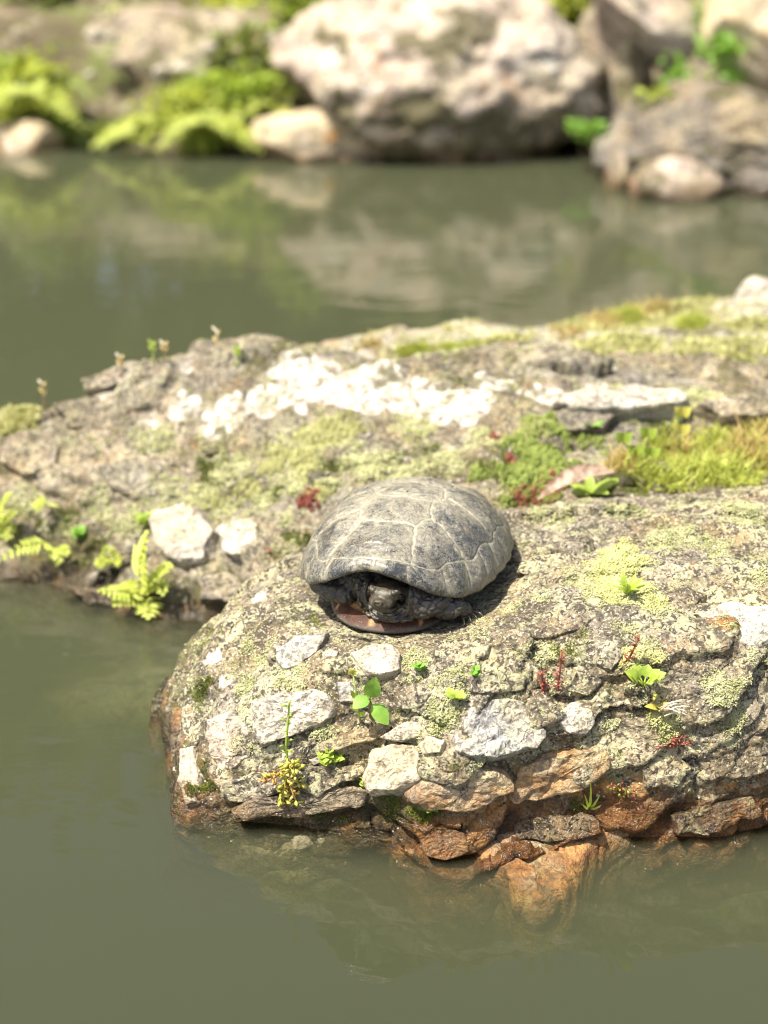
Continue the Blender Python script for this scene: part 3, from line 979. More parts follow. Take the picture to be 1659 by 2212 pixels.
def shell_R(phi):
    """outline radius of the carapace in plan, phi from the nose"""
    b = TL / 2
    a = TW / 2 * (1 + 0.05 * (-np.cos(phi)))
    e = 2.35
    R_ = (np.abs(np.sin(phi) / a) ** e + np.abs(np.cos(phi) / b) ** e) ** (-1 / e)
    wv = 0.0008 * np.cos(phi * 24) * (0.3 + 0.7 * (np.cos(phi) < -0.2))
    return R_ - 0.0022 * np.exp(-(np.angle(np.exp(1j * phi)) / 0.10) ** 2) + wv


def shell_zm(phi):
    pa_ = np.degrees(np.angle(np.exp(1j * phi)))
    p = np.abs(pa_)
    return 0.0230 + 0.0285 * np.exp(-((pa_ - 4.0) / 27.0) ** 2) + 0.003 * np.exp(-((p - 180) / 40.0) ** 2)


def shell_pt(r, phi):
    Rr = shell_R(phi)
    x = np.sin(phi) * Rr * r
    y = -np.cos(phi) * Rr * r
    zm = shell_zm(phi)
    base = 0.024 + (zm - 0.024) * r ** 5
    z = base + (TH - 0.024) * (1 - np.clip(r, 0, 1) ** 2.3) ** 0.62
    z = z + 0.0022 * np.exp(-((r - 0.97) / 0.07) ** 2) * 0
    y = y + 0.006 * (1 - r ** 2) * 0
    return np.column_stack([x, y, z])


NR, NP = 170, 560
rr = (np.linspace(0.004, 1, NR)) ** 0.85
pp_ = np.linspace(0, 2 * PI, NP, endpoint=False)
Rg, Pg = np.meshgrid(rr, pp_, indexing='ij')
V = shell_pt(Rg.ravel(), Pg.ravel())
I = np.arange(NR * NP).reshape(NR, NP)
Q = np.column_stack([I[:-1].ravel(), np.roll(I, -1, 1)[:-1].ravel(), np.roll(I, -1, 1)[1:].ravel(), I[1:].ravel()])[:, ::-1]


def uv_pt(u, v_):
    x, y = u * TW / 2, v_ * TL / 2
    ph_ = np.arctan2(x, -y)
    r = np.sqrt(x * x + y * y) / shell_R(ph_)
    return r, ph_


seams = []


def seam_uv(pts, mirror=True, n=60):
    pts = np.array(pts, float)
    for sgn in ((1, -1) if mirror else (1,)):
        t = np.linspace(0, len(pts) - 1, n * (len(pts) - 1))
        i = np.minimum(t.astype(int), len(pts) - 2)
        P = pts[i] + (pts[i + 1] - pts[i]) * (t - i)[:, None]
        P = P * (sgn, 1)
        k = np.column_stack([P, np.zeros(len(P))])
        P = P + 0.034 * np.column_stack([fbm(k, 9, 3, .6, 2 + sgn), fbm(k, 9, 3, .6, 8 + sgn)])
        seams.append(shell_pt(*uv_pt(P[:, 0], P[:, 1])))


marg_r = lambda ph_: 0.875 + 0.018 * np.cos(12 * ph_) + 0.06 * np.exp(-(np.angle(np.exp(1j * ph_)) / .5) ** 2)
ph_ = np.linspace(0, 2 * PI, 1400)
k3 = np.column_stack([np.cos(ph_), np.sin(ph_), 0 * ph_])
mr = marg_r(ph_) + 0.020 * fbm(k3, 5, 3, .6, 3)
seams.append(shell_pt(mr, ph_))
for a in (4.5, 19, 37, 53, 69, 85, 101, 117, 132, 147, 162, 176):
    for sgn in (1, -1):
        r_ = np.linspace(0.84, 0.997, 50)
        an = R(sgn * a) + 0.03 * fbm(np.column_stack([r_ * 9, r_ * 0 + a, r_ * 0 + sgn]), 1, 2)
        m_ = r_ > marg_r(an) - 0.004
        seams.append(shell_pt(r_, an)[m_])
seam_uv([(.44, -.85), (.34, -.66), (.27, -.45)])
seam_uv([(-.27, -.45), (-.1, -.49), (.1, -.46), (.27, -.45)], False)
seam_uv([(.27, -.45), (.37, -.30), (.29, -.06)])
seam_uv([(-.29, -.06), (0, -.09), (.29, -.06)], False)
seam_uv([(.29, -.06), (.37, .08), (.28, .28)])
seam_uv([(-.28, .28), (0, .26), (.28, .28)], False)
seam_uv([(.28, .28), (.34, .44), (.20, .62)])
seam_uv([(-.20, .62), (0, .6), (.20, .62)], False)
seam_uv([(.20, .62), (.34, .80)])
seam_uv([(.37, -.30), (.60, -.37), (.80, -.42)])
seam_uv([(.37, .08), (.62, .06), (.84, .05)])
seam_uv([(.34, .44), (.58, .50), (.74, .52)])
SP = np.concatenate(seams)
kd = kdtree.KDTree(len(SP))
for i, p in enumerate(SP):
    kd.insert(p, i)
kd.balance()
sd_ = np.array([kd.find(p)[2] for p in V])
n_ = vnormals(V, Q)
n_ *= np.sign((n_[:, 2]).mean())
groove = np.exp(-(sd_ / 0.0008) ** 2)
bulge = 1 - np.exp(-(sd_ / 0.010) ** 2)
lines = np.sin(sd_ / 0.0016 * 2 * PI + 3 * fbm(V, 60, 2)) * np.exp(-sd_ / 0.012) * smooth(.001, .003, sd_)
V = V + n_ * (-0.0007 * groove + 0.0013 * bulge + 0.00010 * lines + 0.0007 * fbm(V, 55, 3, .5) + 0.0009 * np.exp(-(V[:, 0] / .006) ** 2) * (V[:, 1] > -.07))[:, None]
inner = V[I[-1]] * 1.0
# rim turned under and an inner lining
rim1 = np.column_stack([V[I[-1]][:, 0] * .992, V[I[-1]][:, 1] * .992, V[I[-1]][:, 2] - .0022])
rim2 = np.column_stack([V[I[-1]][:, 0] * .95, V[I[-1]][:, 1] * .95, V[I[-1]][:, 2] - .0005])
rim3 = np.column_stack([V[I[-1]][:, 0] * .82, V[I[-1]][:, 1] * .82, V[I[-1]][:, 2] + .010])
b0 = len(V)
V = np.concatenate([V, rim1, rim2, rim3])
J = np.vstack([I[-1], np.arange(b0, b0 + NP), np.arange(b0 + NP, b0 + 2 * NP), np.arange(b0 + 2 * NP, b0 + 3 * NP)])
Q2 = np.column_stack([J[:-1].ravel(), np.roll(J, -1, 1)[:-1].ravel(), np.roll(J, -1, 1)[1:].ravel(), J[1:].ravel()])[:, ::-1]
carapace = mesh_arrays("carapace", V, np.concatenate([Q, Q2]))
sd_all = np.concatenate([sd_, np.full(3 * NP, .01)])
attr(carapace, "seam", np.exp(-(sd_all / 0.00044) ** 2))
attr(carapace, "seamwide", np.exp(-(sd_all / 0.0065)))
und = np.zeros(len(V)); und[b0 + NP:] = 1
attr(carapace, "under", und)

n = NT("shell_horn")
t1 = n.noise(330, 3, 0.62, dist=2.2)
t2 = n.noise(42, 5, 0.65)
t3 = n.noise(700, 2, 0.5)
base = n.ramp(n.noise(60, 5, .65), [(0.36, (0.030, 0.033, 0.038)), (0.52, (0.050, 0.049, 0.047)), (0.66, (0.085, 0.072, 0.052))])
sepz = n.node("ShaderNodeSeparateXYZ"); n.put(sepz.inputs[0], n.obj)
high = n.ramp(sepz.outputs[2], [(0.050, 0.0), (0.073, 1.0)])
amt = n.math('ADD', n.math('MULTIPLY', n.attr("seamwide"), 0.12), n.math('MULTIPLY', t2, 0.42))
amt = n.math('ADD', amt, n.math('MULTIPLY', high, 0.13))
low = n.ramp(sepz.outputs[2], [(0.024, 0.06), (0.045, 0.0)])
amt = n.math('ADD', amt, low)
sc = n.math('ADD', n.math('ADD', n.math('MULTIPLY', t1, 0.5), n.math('MULTIPLY', n.noise(110, 4, 0.65, dist=1.5), 0.4)), amt)
scr = n.ramp(sc, [(0.66, 0.0), (0.86, 0.70)])
col = n.mix(scr, base, n.ramp(n.noise(300, 3, .6), [(0.3, (0.22, 0.195, 0.135)), (0.7, (0.42, 0.385, 0.285))]))
col = n.mix(n.math('MULTIPLY', n.ramp(t3, [(0.6, 0.0), (0.7, 1.0)]), 0.25), col, (0.42, 0.40, 0.34))
sm_ = n.math('MULTIPLY', n.attr("seam"), n.ramp(n.noise(260, 4, .7), [(0.38, 0.05), (0.60, 0.72)]))
col = n.mix(sm_, col, (0.44, 0.40, 0.29))
col = n.mix(n.attr("under"), col, (0.03, 0.026, 0.02))
rg = n.math('ADD', n.math('MULTIPLY', scr, 0.40), 0.26)
nb = n.bump(n.math('ADD', n.math('MULTIPLY', t1, 0.7), n.math('MULTIPLY', t3, 0.3)), 0.0006, 0.6)
M['shell'] = n.done(n.principled(col, rg, nb, 0.5))

# where it sits
TY = R(-19)
tx, ty = 0.0165, 0.985
zs = []
for a in np.linspace(-.05, .05, 7):
    for b in np.linspace(-.08, .07, 9):
        gx, gy = tx + a * math.cos(TY) - b * math.sin(TY), ty + a * math.sin(TY) + b * math.cos(TY)
        r = front_bvh.ray_cast(Vector((gx, gy, .5)), Vector((0, 0, -1)))
        if r[0] is not None:
            zs.append(r[0].z)
tz = float(np.percentile(zs, 85)) - .0005
print("turtle base", tz, min(zs), max(zs))
turtle = empty("turtle", (tx, ty, tz), "dark pond turtle with its head drawn in, resting on the lichened boulder", "turtle")
turtle.rotation_euler = (0, 0, TY)
link("carapace", carapace, M['shell'], turtle)


def ell(bm, c, r, rot=(0, 0, 0), sub=3):
    m = Matrix.Translation(c) @ (Matrix.Rotation(rot[2], 4, 'Z') @ Matrix.Rotation(rot[0], 4, 'X') @ Matrix.Rotation(rot[1], 4, 'Y')) @ Matrix.Diagonal((*r, 1))
    bmesh.ops.create_icosphere(bm, subdivisions=sub, radius=1.0, matrix=m)


bm = bmesh.new()
HX, HY, HZ = 0.0125, -0.0785, 0.0285
ell(bm, (HX, HY, HZ + .0030), (.0124, .0140, .0066))
ell(bm, (HX, HY - .004, HZ - .0064), (.0092, .0105, .0034))
ell(bm, (HX - .001, HY - .0095, HZ - .0012), (.0090, .0092, .0048))
ell(bm, (HX - .0010, HY - .0165, HZ + .0012), (.0040, .0040, .0024))
for s in (-1, 1):
    ell(bm, (HX + s * .0085, HY - .0062, HZ + .0062), (.0034, .0062, .0026), (0, 0, s * -.3))
for (x, z, rx, rz) in ((-.0155, -.003, .0042, .0115), (.0155, -.003, .0042, .0115), (0, -.0135, .0145, .0035), (-.0110, -.0105, .006, .0045), (.0110, -.0105, .006, .0045), (-.0200, -.006, .004, .011), (.0200, -.006, .004, .011), (0, -.0165, .019, .003)):
    ell(bm, (HX + x, HY + .004 + abs(x) * .25, HZ + z), (rx, .011, rz))
ell(bm, (0, -.033, .027), (.050, .042, .020))
ell(bm, (0, .02, .026), (.058, .06, .021))
# forelegs folded across the opening
ell(bm, (-.034, -.064, .0220), (.0150, .0125, .0092), (0, .25, -.35))
ell(bm, (-.024, -.066, .0190), (.0105, .010, .0085), (0, .2, -.2))
ell(bm, (-.044, -.052, .0185), (.011, .012, .0095))
ell(bm, (.036, -.066, .0200), (.0165, .0130, .0098), (0, -.25, .35))
ell(bm, (.047, -.056, .0150), (.0135, .0125, .0085), (0, .1, .5))
ell(bm, (.026, -.066, .0200), (.0110, .010, .0090), (0, -.3, .2))
ell(bm, (.055, -.046, .0105), (.0075, .010, .0050), (0, .1, .5))
# hind legs tucked under the rear and the short tail
ell(bm, (-.046, .055, .013), (.013, .016, .010)); ell(bm, (.046, .055, .013), (.013, .016, .010))
ell(bm, (.0, .088, .011), (.004, .014, .004), (.3, 0, .2))
me = bpy.data.meshes.new("b"); bm.to_mesh(me); bm.free()
v, q = voxel(me, 0.00075, 5)
# mouth line, nostrils, brow, skin folds, scales
n_ = vnormals(v, q)
hd = np.exp(-(((v[:, 0] - HX) / .0142) ** 2 + ((v[:, 1] - HY + .007) / .015) ** 2 + ((v[:, 2] - HZ - .001) / .012) ** 2) ** 2)
mouth = np.exp(-((v[:, 2] - (HZ - .0036 - 22 * (v[:, 0] - HX) ** 2)) / .0008) ** 2) * (v[:, 1] < HY - .004) * hd
nost = sum(np.exp(-(((v[:, 0] - HX + .0012 - s * .0013) ** 2 + (v[:, 2] - HZ - .0012) ** 2) / .0008 ** 2)) for s in (-1, 1)) * (v[:, 1] < HY - .013)
f1, f2, cid = worley(v / .0030 + 5.3, 4)
sc_e = smooth(0, .25, f2 - f1)
f1b, f2b, cid2 = worley(v / .0062 + 1.3, 9)
leg = smooth(.019, .026, np.abs(v[:, 0] - .004))
rad = np.hypot(v[:, 0] - HX, v[:, 2] - HZ)
folds = np.sin(rad / .0030 * 2 * PI + 2.5 * fbm(v, 90, 2)) * (1 - hd) * (1 - leg)
v = v + n_ * (-.0013 * mouth - .0011 * nost + (1 - hd) * (.0006 * (1 - leg) * (sc_e - .5) + .0011 * leg * (smooth(0, .3, f2b - f1b) - .5)) + .0007 * folds)[:, None]
skin = mesh_arrays("body", v, q)
attr(skin, "head", hd)
speck = (GRAD[cid][:, 2] > .2) * (1 - leg) * (1 - hd) * smooth(.1, .3, f2 - f1)
attr(skin, "spots", speck)
attr(skin, "scale", smooth(0, .22, f2b - f1b) * leg)
attr(skin, "dark", np.clip(mouth + nost, 0, 1))
n = NT("turtle_skin")
nz = n.noise(600, 4, .6)
sk = n.ramp(nz, [(0.35, (0.020, 0.017, 0.014)), (0.65, (0.060, 0.050, 0.040))])
sk = n.mix(n.math('MULTIPLY', n.attr("scale"), .55), sk, (0.060, 0.054, 0.048))
sk = n.mix(n.math('MULTIPLY', n.attr("spots"), n.ramp(n.noise(900, 3, .6), [(0.42, 0.0), (0.6, 0.85)])), sk, (0.36, 0.29, 0.12))
hc = n.ramp(n.noise(420, 3, .6), [(0.35, (0.034, 0.028, 0.017)), (0.65, (0.075, 0.060, 0.036))])
sk = n.mix(n.attr("head"), sk, hc)
sk = n.mix(n.attr("dark"), sk, (0.010, 0.008, 0.006))
M['skin'] = n.done(n.principled(sk, n.ramp(nz, [(0.3, 0.34), (0.7, 0.5)]), n.bump(n.noise(1500, 3, .6), .0004, .6), 0.5))
body = link("body", skin, M['skin'], turtle)
n = NT("turtle_eye")
M['eye'] = n.done(n.principled((0.012, 0.010, 0.008), 0.08))
for s in (-1, 1):
    bm = bmesh.new()
    ell(bm, (HX + s * .0108 - .0002, HY - .0058, HZ + .0026), (.0021, .0026, .0023), sub=2)
    me = bpy.data.meshes.new("eye"); bm.to_mesh(me); bm.free()
    me.polygons.foreach_set("use_smooth", np.ones(len(me.polygons), bool))
    link("eye", me, M['eye'], body)
# claws of the folded forefeet
n = NT("turtle_claw")
M['claw'] = n.done(n.principled(n.ramp(n.noise(400), [(0.3, (0.05, 0.04, 0.03)), (0.7, (0.16, 0.13, 0.09))]), 0.35))
for k in range(4):
    mb = MB()
    a = R(28 + 15 * k)
    p0 = Vector((.058 + .0020 * k, -.0535 + .0036 * k, .0068))
    d = Vector((math.sin(a), -math.cos(a), 0))
    mb.tube([p0, p0 + d * .004 + Vector((0, 0, .0002)), p0 + d * .0075 - Vector((0, 0, .0022))], .0012, .0002, 6)
    mb.build("claw", M['claw'], body)


# plastron
def plast_R(phi):
    p = np.abs(np.angle(np.exp(1j * phi)))
    a, b, e = .048, .087, 2.4
    r = (np.abs(np.sin(phi) / a) ** e + np.abs(np.cos(phi) / b) ** e) ** (-1 / e)
    return r


NA = 220
pa = np.linspace(0, 2 * PI, NA, endpoint=False)
rings = [(0.0, .0120), (.3, .0120), (.6, .0120), (.76, .0124), (.82, .0126), (.86, .0122), (.90, .0104), (.94, .0080), (.975, .0056), (.995, .0036), (1.0, .0024), (.99, .0010), (.965, .0002), (.9, -.0004), (.7, -.0006), (.4, -.0006), (0.02, -.0006)]
PV = []
for r, z in rings:
    r = max(r, .02)
    Rr = plast_R(pa) * r
    yy = -np.cos(pa) * Rr
    lift = .0010 * smooth(.045, .085, -yy) + .0035 * smooth(.05, .085, yy)
    PV.append(np.column_stack([np.sin(pa) * Rr + .004 * smooth(.02, .08, -yy), yy, z + lift]))
PV = np.concatenate(PV)
PV = PV + .0004 * fbm(PV, 90, 3)[:, None] * np.array([0, 0, 1])
I2 = np.arange(len(rings) * NA).reshape(-1, NA)
PQ = np.column_stack([I2[:-1].ravel(), np.roll(I2, -1, 1)[:-1].ravel(), np.roll(I2, -1, 1)[1:].ravel(), I2[1:].ravel()])[:, ::-1]
plast = mesh_arrays("plastron", PV, PQ)
rn = np.repeat(np.array([r for r, z in rings]), NA)
top = np.repeat(np.array([1.0] * 11 + [0.0] * 6), NA)
an = np.tile(pa, len(rings))
sm2 = sum(np.exp(-((np.angle(np.exp(1j * (an - R(a)))) * .07) / .0011) ** 2) for a in (-26, -1, 23, -60, 60))
attr(plast, "rimline", np.where(top > 0, np.exp(-((rn - .90) / .018) ** 2) * 0, 0))
attr(plast, "cream", np.clip(sm2 * (rn > .84) * (rn < .985) + (top > 0) * (rn < .885), 0, 1))
attr(plast, "edge", smooth(.982, .999, rn) + (top < 1))
n = NT("plastron_horn")
br = n.ramp(n.noise(160, 4, .6), [(0.3, (0.030, 0.012, 0.007)), (0.7, (0.075, 0.030, 0.015))])
cr = n.ramp(n.noise(220, 4, .65), [(0.35, (0.42, 0.20, 0.06)), (0.65, (0.55, 0.42, 0.22))])
col = n.mix(n.attr("cream"), br, cr)
col = n.mix(n.math('MULTIPLY', n.math('MINIMUM', n.attr("edge"), 1.0), n.ramp(n.noise(350, 4, .7), [(0.35, 0.35), (0.55, 0.95)])), col, (0.105, 0.088, 0.072))
col = n.mix(n.ramp(n.noise(700, 3, .6), [(0.66, 0.0), (0.72, 0.7)]), col, (0.45, 0.40, 0.34))
M['plastron'] = n.done(n.principled(col, 0.62, n.bump(n.noise(500, 3), .0005, .6), 0.22))
link("plastron", plast, M['plastron'], turtle)
# ------------------------------------------------------------------ plant materials
M['lime'] = leaf_material("lime_leaf", (0.25, 0.36, 0.045), (0.40, 0.49, 0.08))
M['green'] = leaf_material("green_leaf", (0.15, 0.31, 0.04), (0.26, 0.43, 0.07))
M['fern'] = leaf_material("fern_leaf", (0.30, 0.37, 0.04), (0.48, 0.52, 0.10), trans=0.35)
M['yellow'] = leaf_material("yellow_sedum", (0.48, 0.47, 0.07), (0.64, 0.58, 0.16))
M['orangeleaf'] = leaf_material("orange_sedum", (0.50, 0.25, 0.06), (0.60, 0.42, 0.14))
M['red'] = leaf_material("red_sedum", (0.30, 0.07, 0.05), (0.44, 0.17, 0.11))
M['straw'] = leaf_material("dry_stem", (0.46, 0.40, 0.28), (0.60, 0.56, 0.44), trans=0.1)
M['deadleaf'] = leaf_material("dead_leaf", (0.15, 0.09, 0.055), (0.44, 0.32, 0.235), trans=0.15)
M['stem'] = leaf_material("green_stem", (0.20, 0.30, 0.06), (0.34, 0.36, 0.12), trans=0.1)
M['brownstem'] = leaf_material("brown_stem", (0.16, 0.10, 0.06), (0.26, 0.17, 0.10), trans=0.05)
M['lichen'] = leaf_material("lichen_tuft", (0.33, 0.34, 0.155), (0.56, 0.55, 0.29), rough=0.9, trans=0.12)
M['lichen_y'] = leaf_material("lichen_tuft_yellow", (0.38, 0.38, 0.14), (0.58, 0.56, 0.26), rough=0.9, trans=0.15)
M['mossleaf'] = leaf_material("moss_leaf", (0.09, 0.115, 0.018), (0.20, 0.225, 0.035), rough=0.8, trans=0.2)
M['mossbright'] = leaf_material("moss_bright", (0.28, 0.34, 0.05), (0.44, 0.48, 0.10), rough=0.8, trans=0.25)
M['sedumgreen'] = leaf_material("sedum_green", (0.22, 0.29, 0.05), (0.38, 0.44, 0.11), trans=0.2)
M['grassy'] = leaf_material("fine_grass", (0.34, 0.40, 0.06), (0.52, 0.54, 0.13), trans=0.3)
M['grassrust'] = leaf_material("rusty_grass", (0.44, 0.31, 0.10), (0.56, 0.46, 0.20), trans=0.25)
M['darkgreen'] = leaf_material("dark_leaf", (0.045, 0.085, 0.018), (0.09, 0.15, 0.03), trans=0.25, scale=20)  # naturally dark green foliage of the bank shrubs and trees
M['midgreen'] = leaf_material("bank_leaf", (0.12, 0.16, 0.03), (0.24, 0.28, 0.06), trans=0.3, scale=20)
M['bark'] = leaf_material("bark", (0.07, 0.055, 0.04), (0.14, 0.11, 0.08), trans=0.0, scale=14)

rng = np.random.RandomState(11)


# ------------------------------------------------------------------ uncountable growth on the rocks
def tri_template(kind, rs):
    V_, F_ = [], []

    def spike(base, d, L, w):
        d = d / np.linalg.norm(d)
        a = np.cross(d, [.3, .5, .8]); a /= np.linalg.norm(a)
        b = np.cross(d, a)
        i = len(V_)
        for k in range(3):
            an = 2.1 * k
            V_.append(base + (a * math.cos(an) + b * math.sin(an)) * w)
        for k in range(3):
            an = 2.1 * k + .5
            V_.append(base + d * L * .65 + (a * math.cos(an) + b * math.sin(an)) * w * 1.15)
        V_.append(base + d * L)
        for k in range(3):
            k2 = (k + 1) % 3
            F_.extend([(i + k, i + k2, i + 3 + k2), (i + k, i + 3 + k2, i + 3 + k), (i + 3 + k, i + 3 + k2, i + 6)])

    if kind == 'lichen':
        for _ in range(5):
            d = rs.normal(size=3) * (.8, .8, .35) + (0, 0, .75)
            b0_ = np.array([*rs.uniform(-.45, .45, 2), -.1])
            L = rs.uniform(.5, 1.0)
            spike(b0_, d, L, .15)
            d2 = d + rs.normal(size=3) * .8
            spike(b0_ + d / np.linalg.norm(d) * L * .55, d2, L * .5, .11)
    elif kind == 'moss':
        for _ in range(9):
            d = rs.normal(size=3) * (.6, .6, .2) + (0, 0, .8)
            d /= np.linalg.norm(d)
            b0_ = np.array([*rs.uniform(-.6, .6, 2), -.1])
            s_ = np.cross(d, rs.normal(size=3)); s_ /= np.linalg.norm(s_)
            L = rs.uniform(.5, 1.1)
            i = len(V_)
            V_.extend([b0_ - s_ * .05, b0_ + d * L * .5 + s_ * .13, b0_ + d * L, b0_ + d * L * .5 - s_ * .13])
            F_.extend([(i, i + 1, i + 2), (i, i + 2, i + 3)])
    elif kind == 'sedum':
        for k in range(9):
            z = k / 9
            an = k * 2.4
            c = np.array([math.cos(an) * .22 * (1.1 - .5 * z), math.sin(an) * .22 * (1.1 - .5 * z), z * .9])
            r = .17 * (1.15 - .45 * z)
            i = len(V_)
            for d in ((1, 0, 0), (-1, 0, 0), (0, 1, 0), (0, -1, 0), (0, 0, 1.1), (0, 0, -1)):
                V_.append(c + np.array(d) * r * rs.uniform(.8, 1.2))
            for a, b, cc in ((0, 2, 4), (2, 1, 4), (1, 3, 4), (3, 0, 4), (2, 0, 5), (1, 2, 5), (3, 1, 5), (0, 3, 5)):
                F_.append((i + a, i + b, i + cc))
    elif kind == 'grit':
        i = len(V_)
        for d in ((1, 0, 0), (-1, 0, 0), (0, 1, 0), (0, -1, 0), (0, 0, .8), (0, 0, -.8)):
            V_.append(np.array(d) * rs.uniform(.6, 1.3) + rs.normal(size=3) * .15)
        for a, b, cc in ((0, 2, 4), (2, 1, 4), (1, 3, 4), (3, 0, 4), (2, 0, 5), (1, 2, 5), (3, 1, 5), (0, 3, 5)):
            F_.append((i + a, i + b, i + cc))
    elif kind == 'grass':
        for _ in range(7):
            d = rs.normal(size=3) * (.5, .5, .15) + (0, 0, .9)
            d /= np.linalg.norm(d)
            b0_ = np.array([*rs.uniform(-.3, .3, 2), -.05])
            s_ = np.cross(d, rs.normal(size=3)); s_ /= np.linalg.norm(s_)
            L = rs.uniform(.6, 1.2)
            lean = rs.normal(size=3) * (.35, .35, 0)
            i = len(V_)
            V_.extend([b0_ - s_ * .035, b0_ + s_ * .035, b0_ + d * L * .55 + s_ * .03, b0_ + d * L * .55 - s_ * .03, b0_ + d * L + lean * L])
            F_.extend([(i, i + 1, i + 2), (i, i + 2, i + 3), (i + 3, i + 2, i + 4)])
    return np.array(V_), np.array(F_)


def scatter(name, surf, weight, count, kind, smin, smax, mat, label, seed, cat=None, lift=0.0, flatten=1.0):
    """surf: (verts, quads); weight per vertex 0..1; one mass nobody could count"""
    v, q = surf
    rs = np.random.RandomState(seed)
    fa = np.linalg.norm(np.cross(v[q[:, 2]] - v[q[:, 0]], v[q[:, 3]] - v[q[:, 1]]), axis=1)
    w = weight[q].mean(1)
    prob = fa * w
    prob /= prob.sum()
    pick = rs.choice(len(q), count, p=prob)
    a, b = rs.rand(count, 1), rs.rand(count, 1)
    P = (v[q[pick, 0]] * (1 - a) + v[q[pick, 1]] * a) * (1 - b) + (v[q[pick, 3]] * (1 - a) + v[q[pick, 2]] * a) * b
    N = np.cross(v[q[pick, 2]] - v[q[pick, 0]], v[q[pick, 3]] - v[q[pick, 1]])
    N /= np.linalg.norm(N, axis=1)[:, None] + 1e-12
    N = N * .6 + np.array([0, 0, .5]); N /= np.linalg.norm(N, axis=1)[:, None]
    T = np.cross(N, rs.normal(size=(count, 3))); T /= np.linalg.norm(T, axis=1)[:, None]
    B = np.cross(N, T)
    sz = (smin + (smax - smin) * rs.rand(count) ** 1.6) * (0.55 + 0.45 * w[pick])
    temps = [tri_template(kind, np.random.RandomState(seed + 100 + k)) for k in range(6)]
    tid = rs.randint(0, 6, count)
    VV, FF, base = [], [], 0
    for k in range(6):
        m = tid == k
        tv, tf = temps[k]
        c = m.sum()
        if c == 0:
            continue
        s = sz[m][:, None, None]
        X = (tv[None, :, 0:1] * T[m][:, None] + tv[None, :, 1:2] * B[m][:, None] + tv[None, :, 2:3] * flatten * N[m][:, None]) * s + P[m][:, None]
        VV.append(X.reshape(-1, 3))
        FF.append((tf[None] + (np.arange(c) * len(tv))[:, None, None]).reshape(-1, 3) + base)
        base += c * len(tv)
    o = link(name, mesh_arrays(name, np.concatenate(VV), np.concatenate(FF)), mat)
    tag(o, label, cat, None, "stuff")
    return o


def mask(v, lst, bvhs, bg_=0.0, thr=0.0, sc=45, seed=0, dry=False):
    p = patches(v, lst, bvhs, 0.016)
    nz = fbm(v, sc, 4, .6, seed)
    m = np.clip(p * 1.2 + nz * 1.3 - .15, 0, 1) * (p > .02)
    if bg_ > 0:
        m = np.maximum(m, bg_ * smooth(thr, thr + .22, nz))
    up = vnormals(v, FQ if v is FV else RQ if v is RV else SQ)[:, 2]
    m = m * smooth(-.25, .25, up) * (v[:, 2] > .008)
    if dry:
        m = m * smooth(.022, .055, v[:, 2])
    if v is FV:
        c_, s_ = math.cos(-TY), math.sin(-TY)
        lx = (v[:, 0] - tx) * c_ - (v[:, 1] - ty) * s_
        ly = (v[:, 0] - tx) * s_ + (v[:, 1] - ty) * c_
        m = m * ((lx / .066) ** 2 + (ly / .090) ** 2 > 1)
    return m


LICH = [(1340, 1230, 90), (1300, 1290, 60), (1400, 1300, 50), (1250, 1260, 60), (1380, 1400, 45), (1360, 1350, 40), (1430, 1560, 55), (1470, 1600, 35), (960, 1540, 60), (900, 1600, 50), (1000, 1480, 40),
        (660, 1420, 40), (640, 1480, 40), (560, 1400, 60), (1180, 1400, 50), (1100, 1310, 45), (1180, 1280, 50), (1040, 1650, 40), (990, 1720, 30), (870, 1680, 35), (1230, 1640, 30), (1650, 1250, 60), (1550, 1200, 70),
        (1450, 1150, 80), (1200, 1130, 60), (1350, 1110, 70), (1600, 1120, 70), (1600, 1560, 40), (1560, 1480, 50), (700, 1560, 35), (880, 1440, 45), (1290, 1570, 35), (1230, 1470, 40), (800, 1620, 30), (530, 1480, 30)]
m = mask(FV, LICH, FB, 0.55, 0.10, 42, 3, True)
scatter("lichen", (FV, FQ), m ** 1.3, 30000, 'lichen', .0011, .0036, M['lichen'], "pale grey-green tufted lichen crusting the turtle's boulder", 1, flatten=.7)
m = mask(FV, [(1340, 1220, 75), (1350, 1260, 70), (1310, 1280, 45), (1390, 1290, 45), (1390, 1430, 40), (1430, 1570, 45), (1340, 1190, 40)], FB, 0, 0, 42, 5)
scatter("lichen", (FV, FQ), m ** 1.6, 5200, 'lichen', .0022, .0052, M['lichen_y'], "thick yellow-green lichen cushion on the boulder right of the turtle", 2, flatten=1.0)
m = mask(FV, MOSS_F, FB, 0.25, .28, 50, 9)
scatter("moss", (FV, FQ), m, 11000, 'moss', .0012, .0030, M['mossleaf'], "short olive moss in the damp cracks and foot of the boulder", 3)
LR = [(500, 1010, 70), (600, 960, 60), (700, 940, 80), (760, 990, 60), (640, 1030, 70), (330, 960, 60), (420, 1080, 50), (300, 1120, 60), (250, 1150, 50), (560, 1080, 50), (700, 1050, 50), (450, 970, 50), (900, 920, 60), (820, 1000, 70), (950, 1000, 60),
      (130, 1150, 60), (200, 1090, 60), (60, 1080, 50), (480, 1100, 50), (880, 1040, 60), (620, 1120, 40), (1500, 860, 100), (1350, 880, 80), (1200, 1000, 60), (1050, 960, 60), (350, 1060, 60)]
m = mask(RV, LR, RB, 0.5, .12, 34, 13, True)
scatter("lichen", (RV, RQ), m ** 1.4, 14000, 'lichen', .0018, .0056, M['lichen'], "grey-green tufted lichen spread over the quartz ridge", 4, flatten=.9)
m = mask(RV, [(700, 940, 70), (660, 1010, 60), (690, 1060, 45), (760, 920, 50), (540, 1060, 40), (460, 1080, 30), (600, 1000, 50), (1150, 940, 50)], RB, 0, 0, 40, 14)
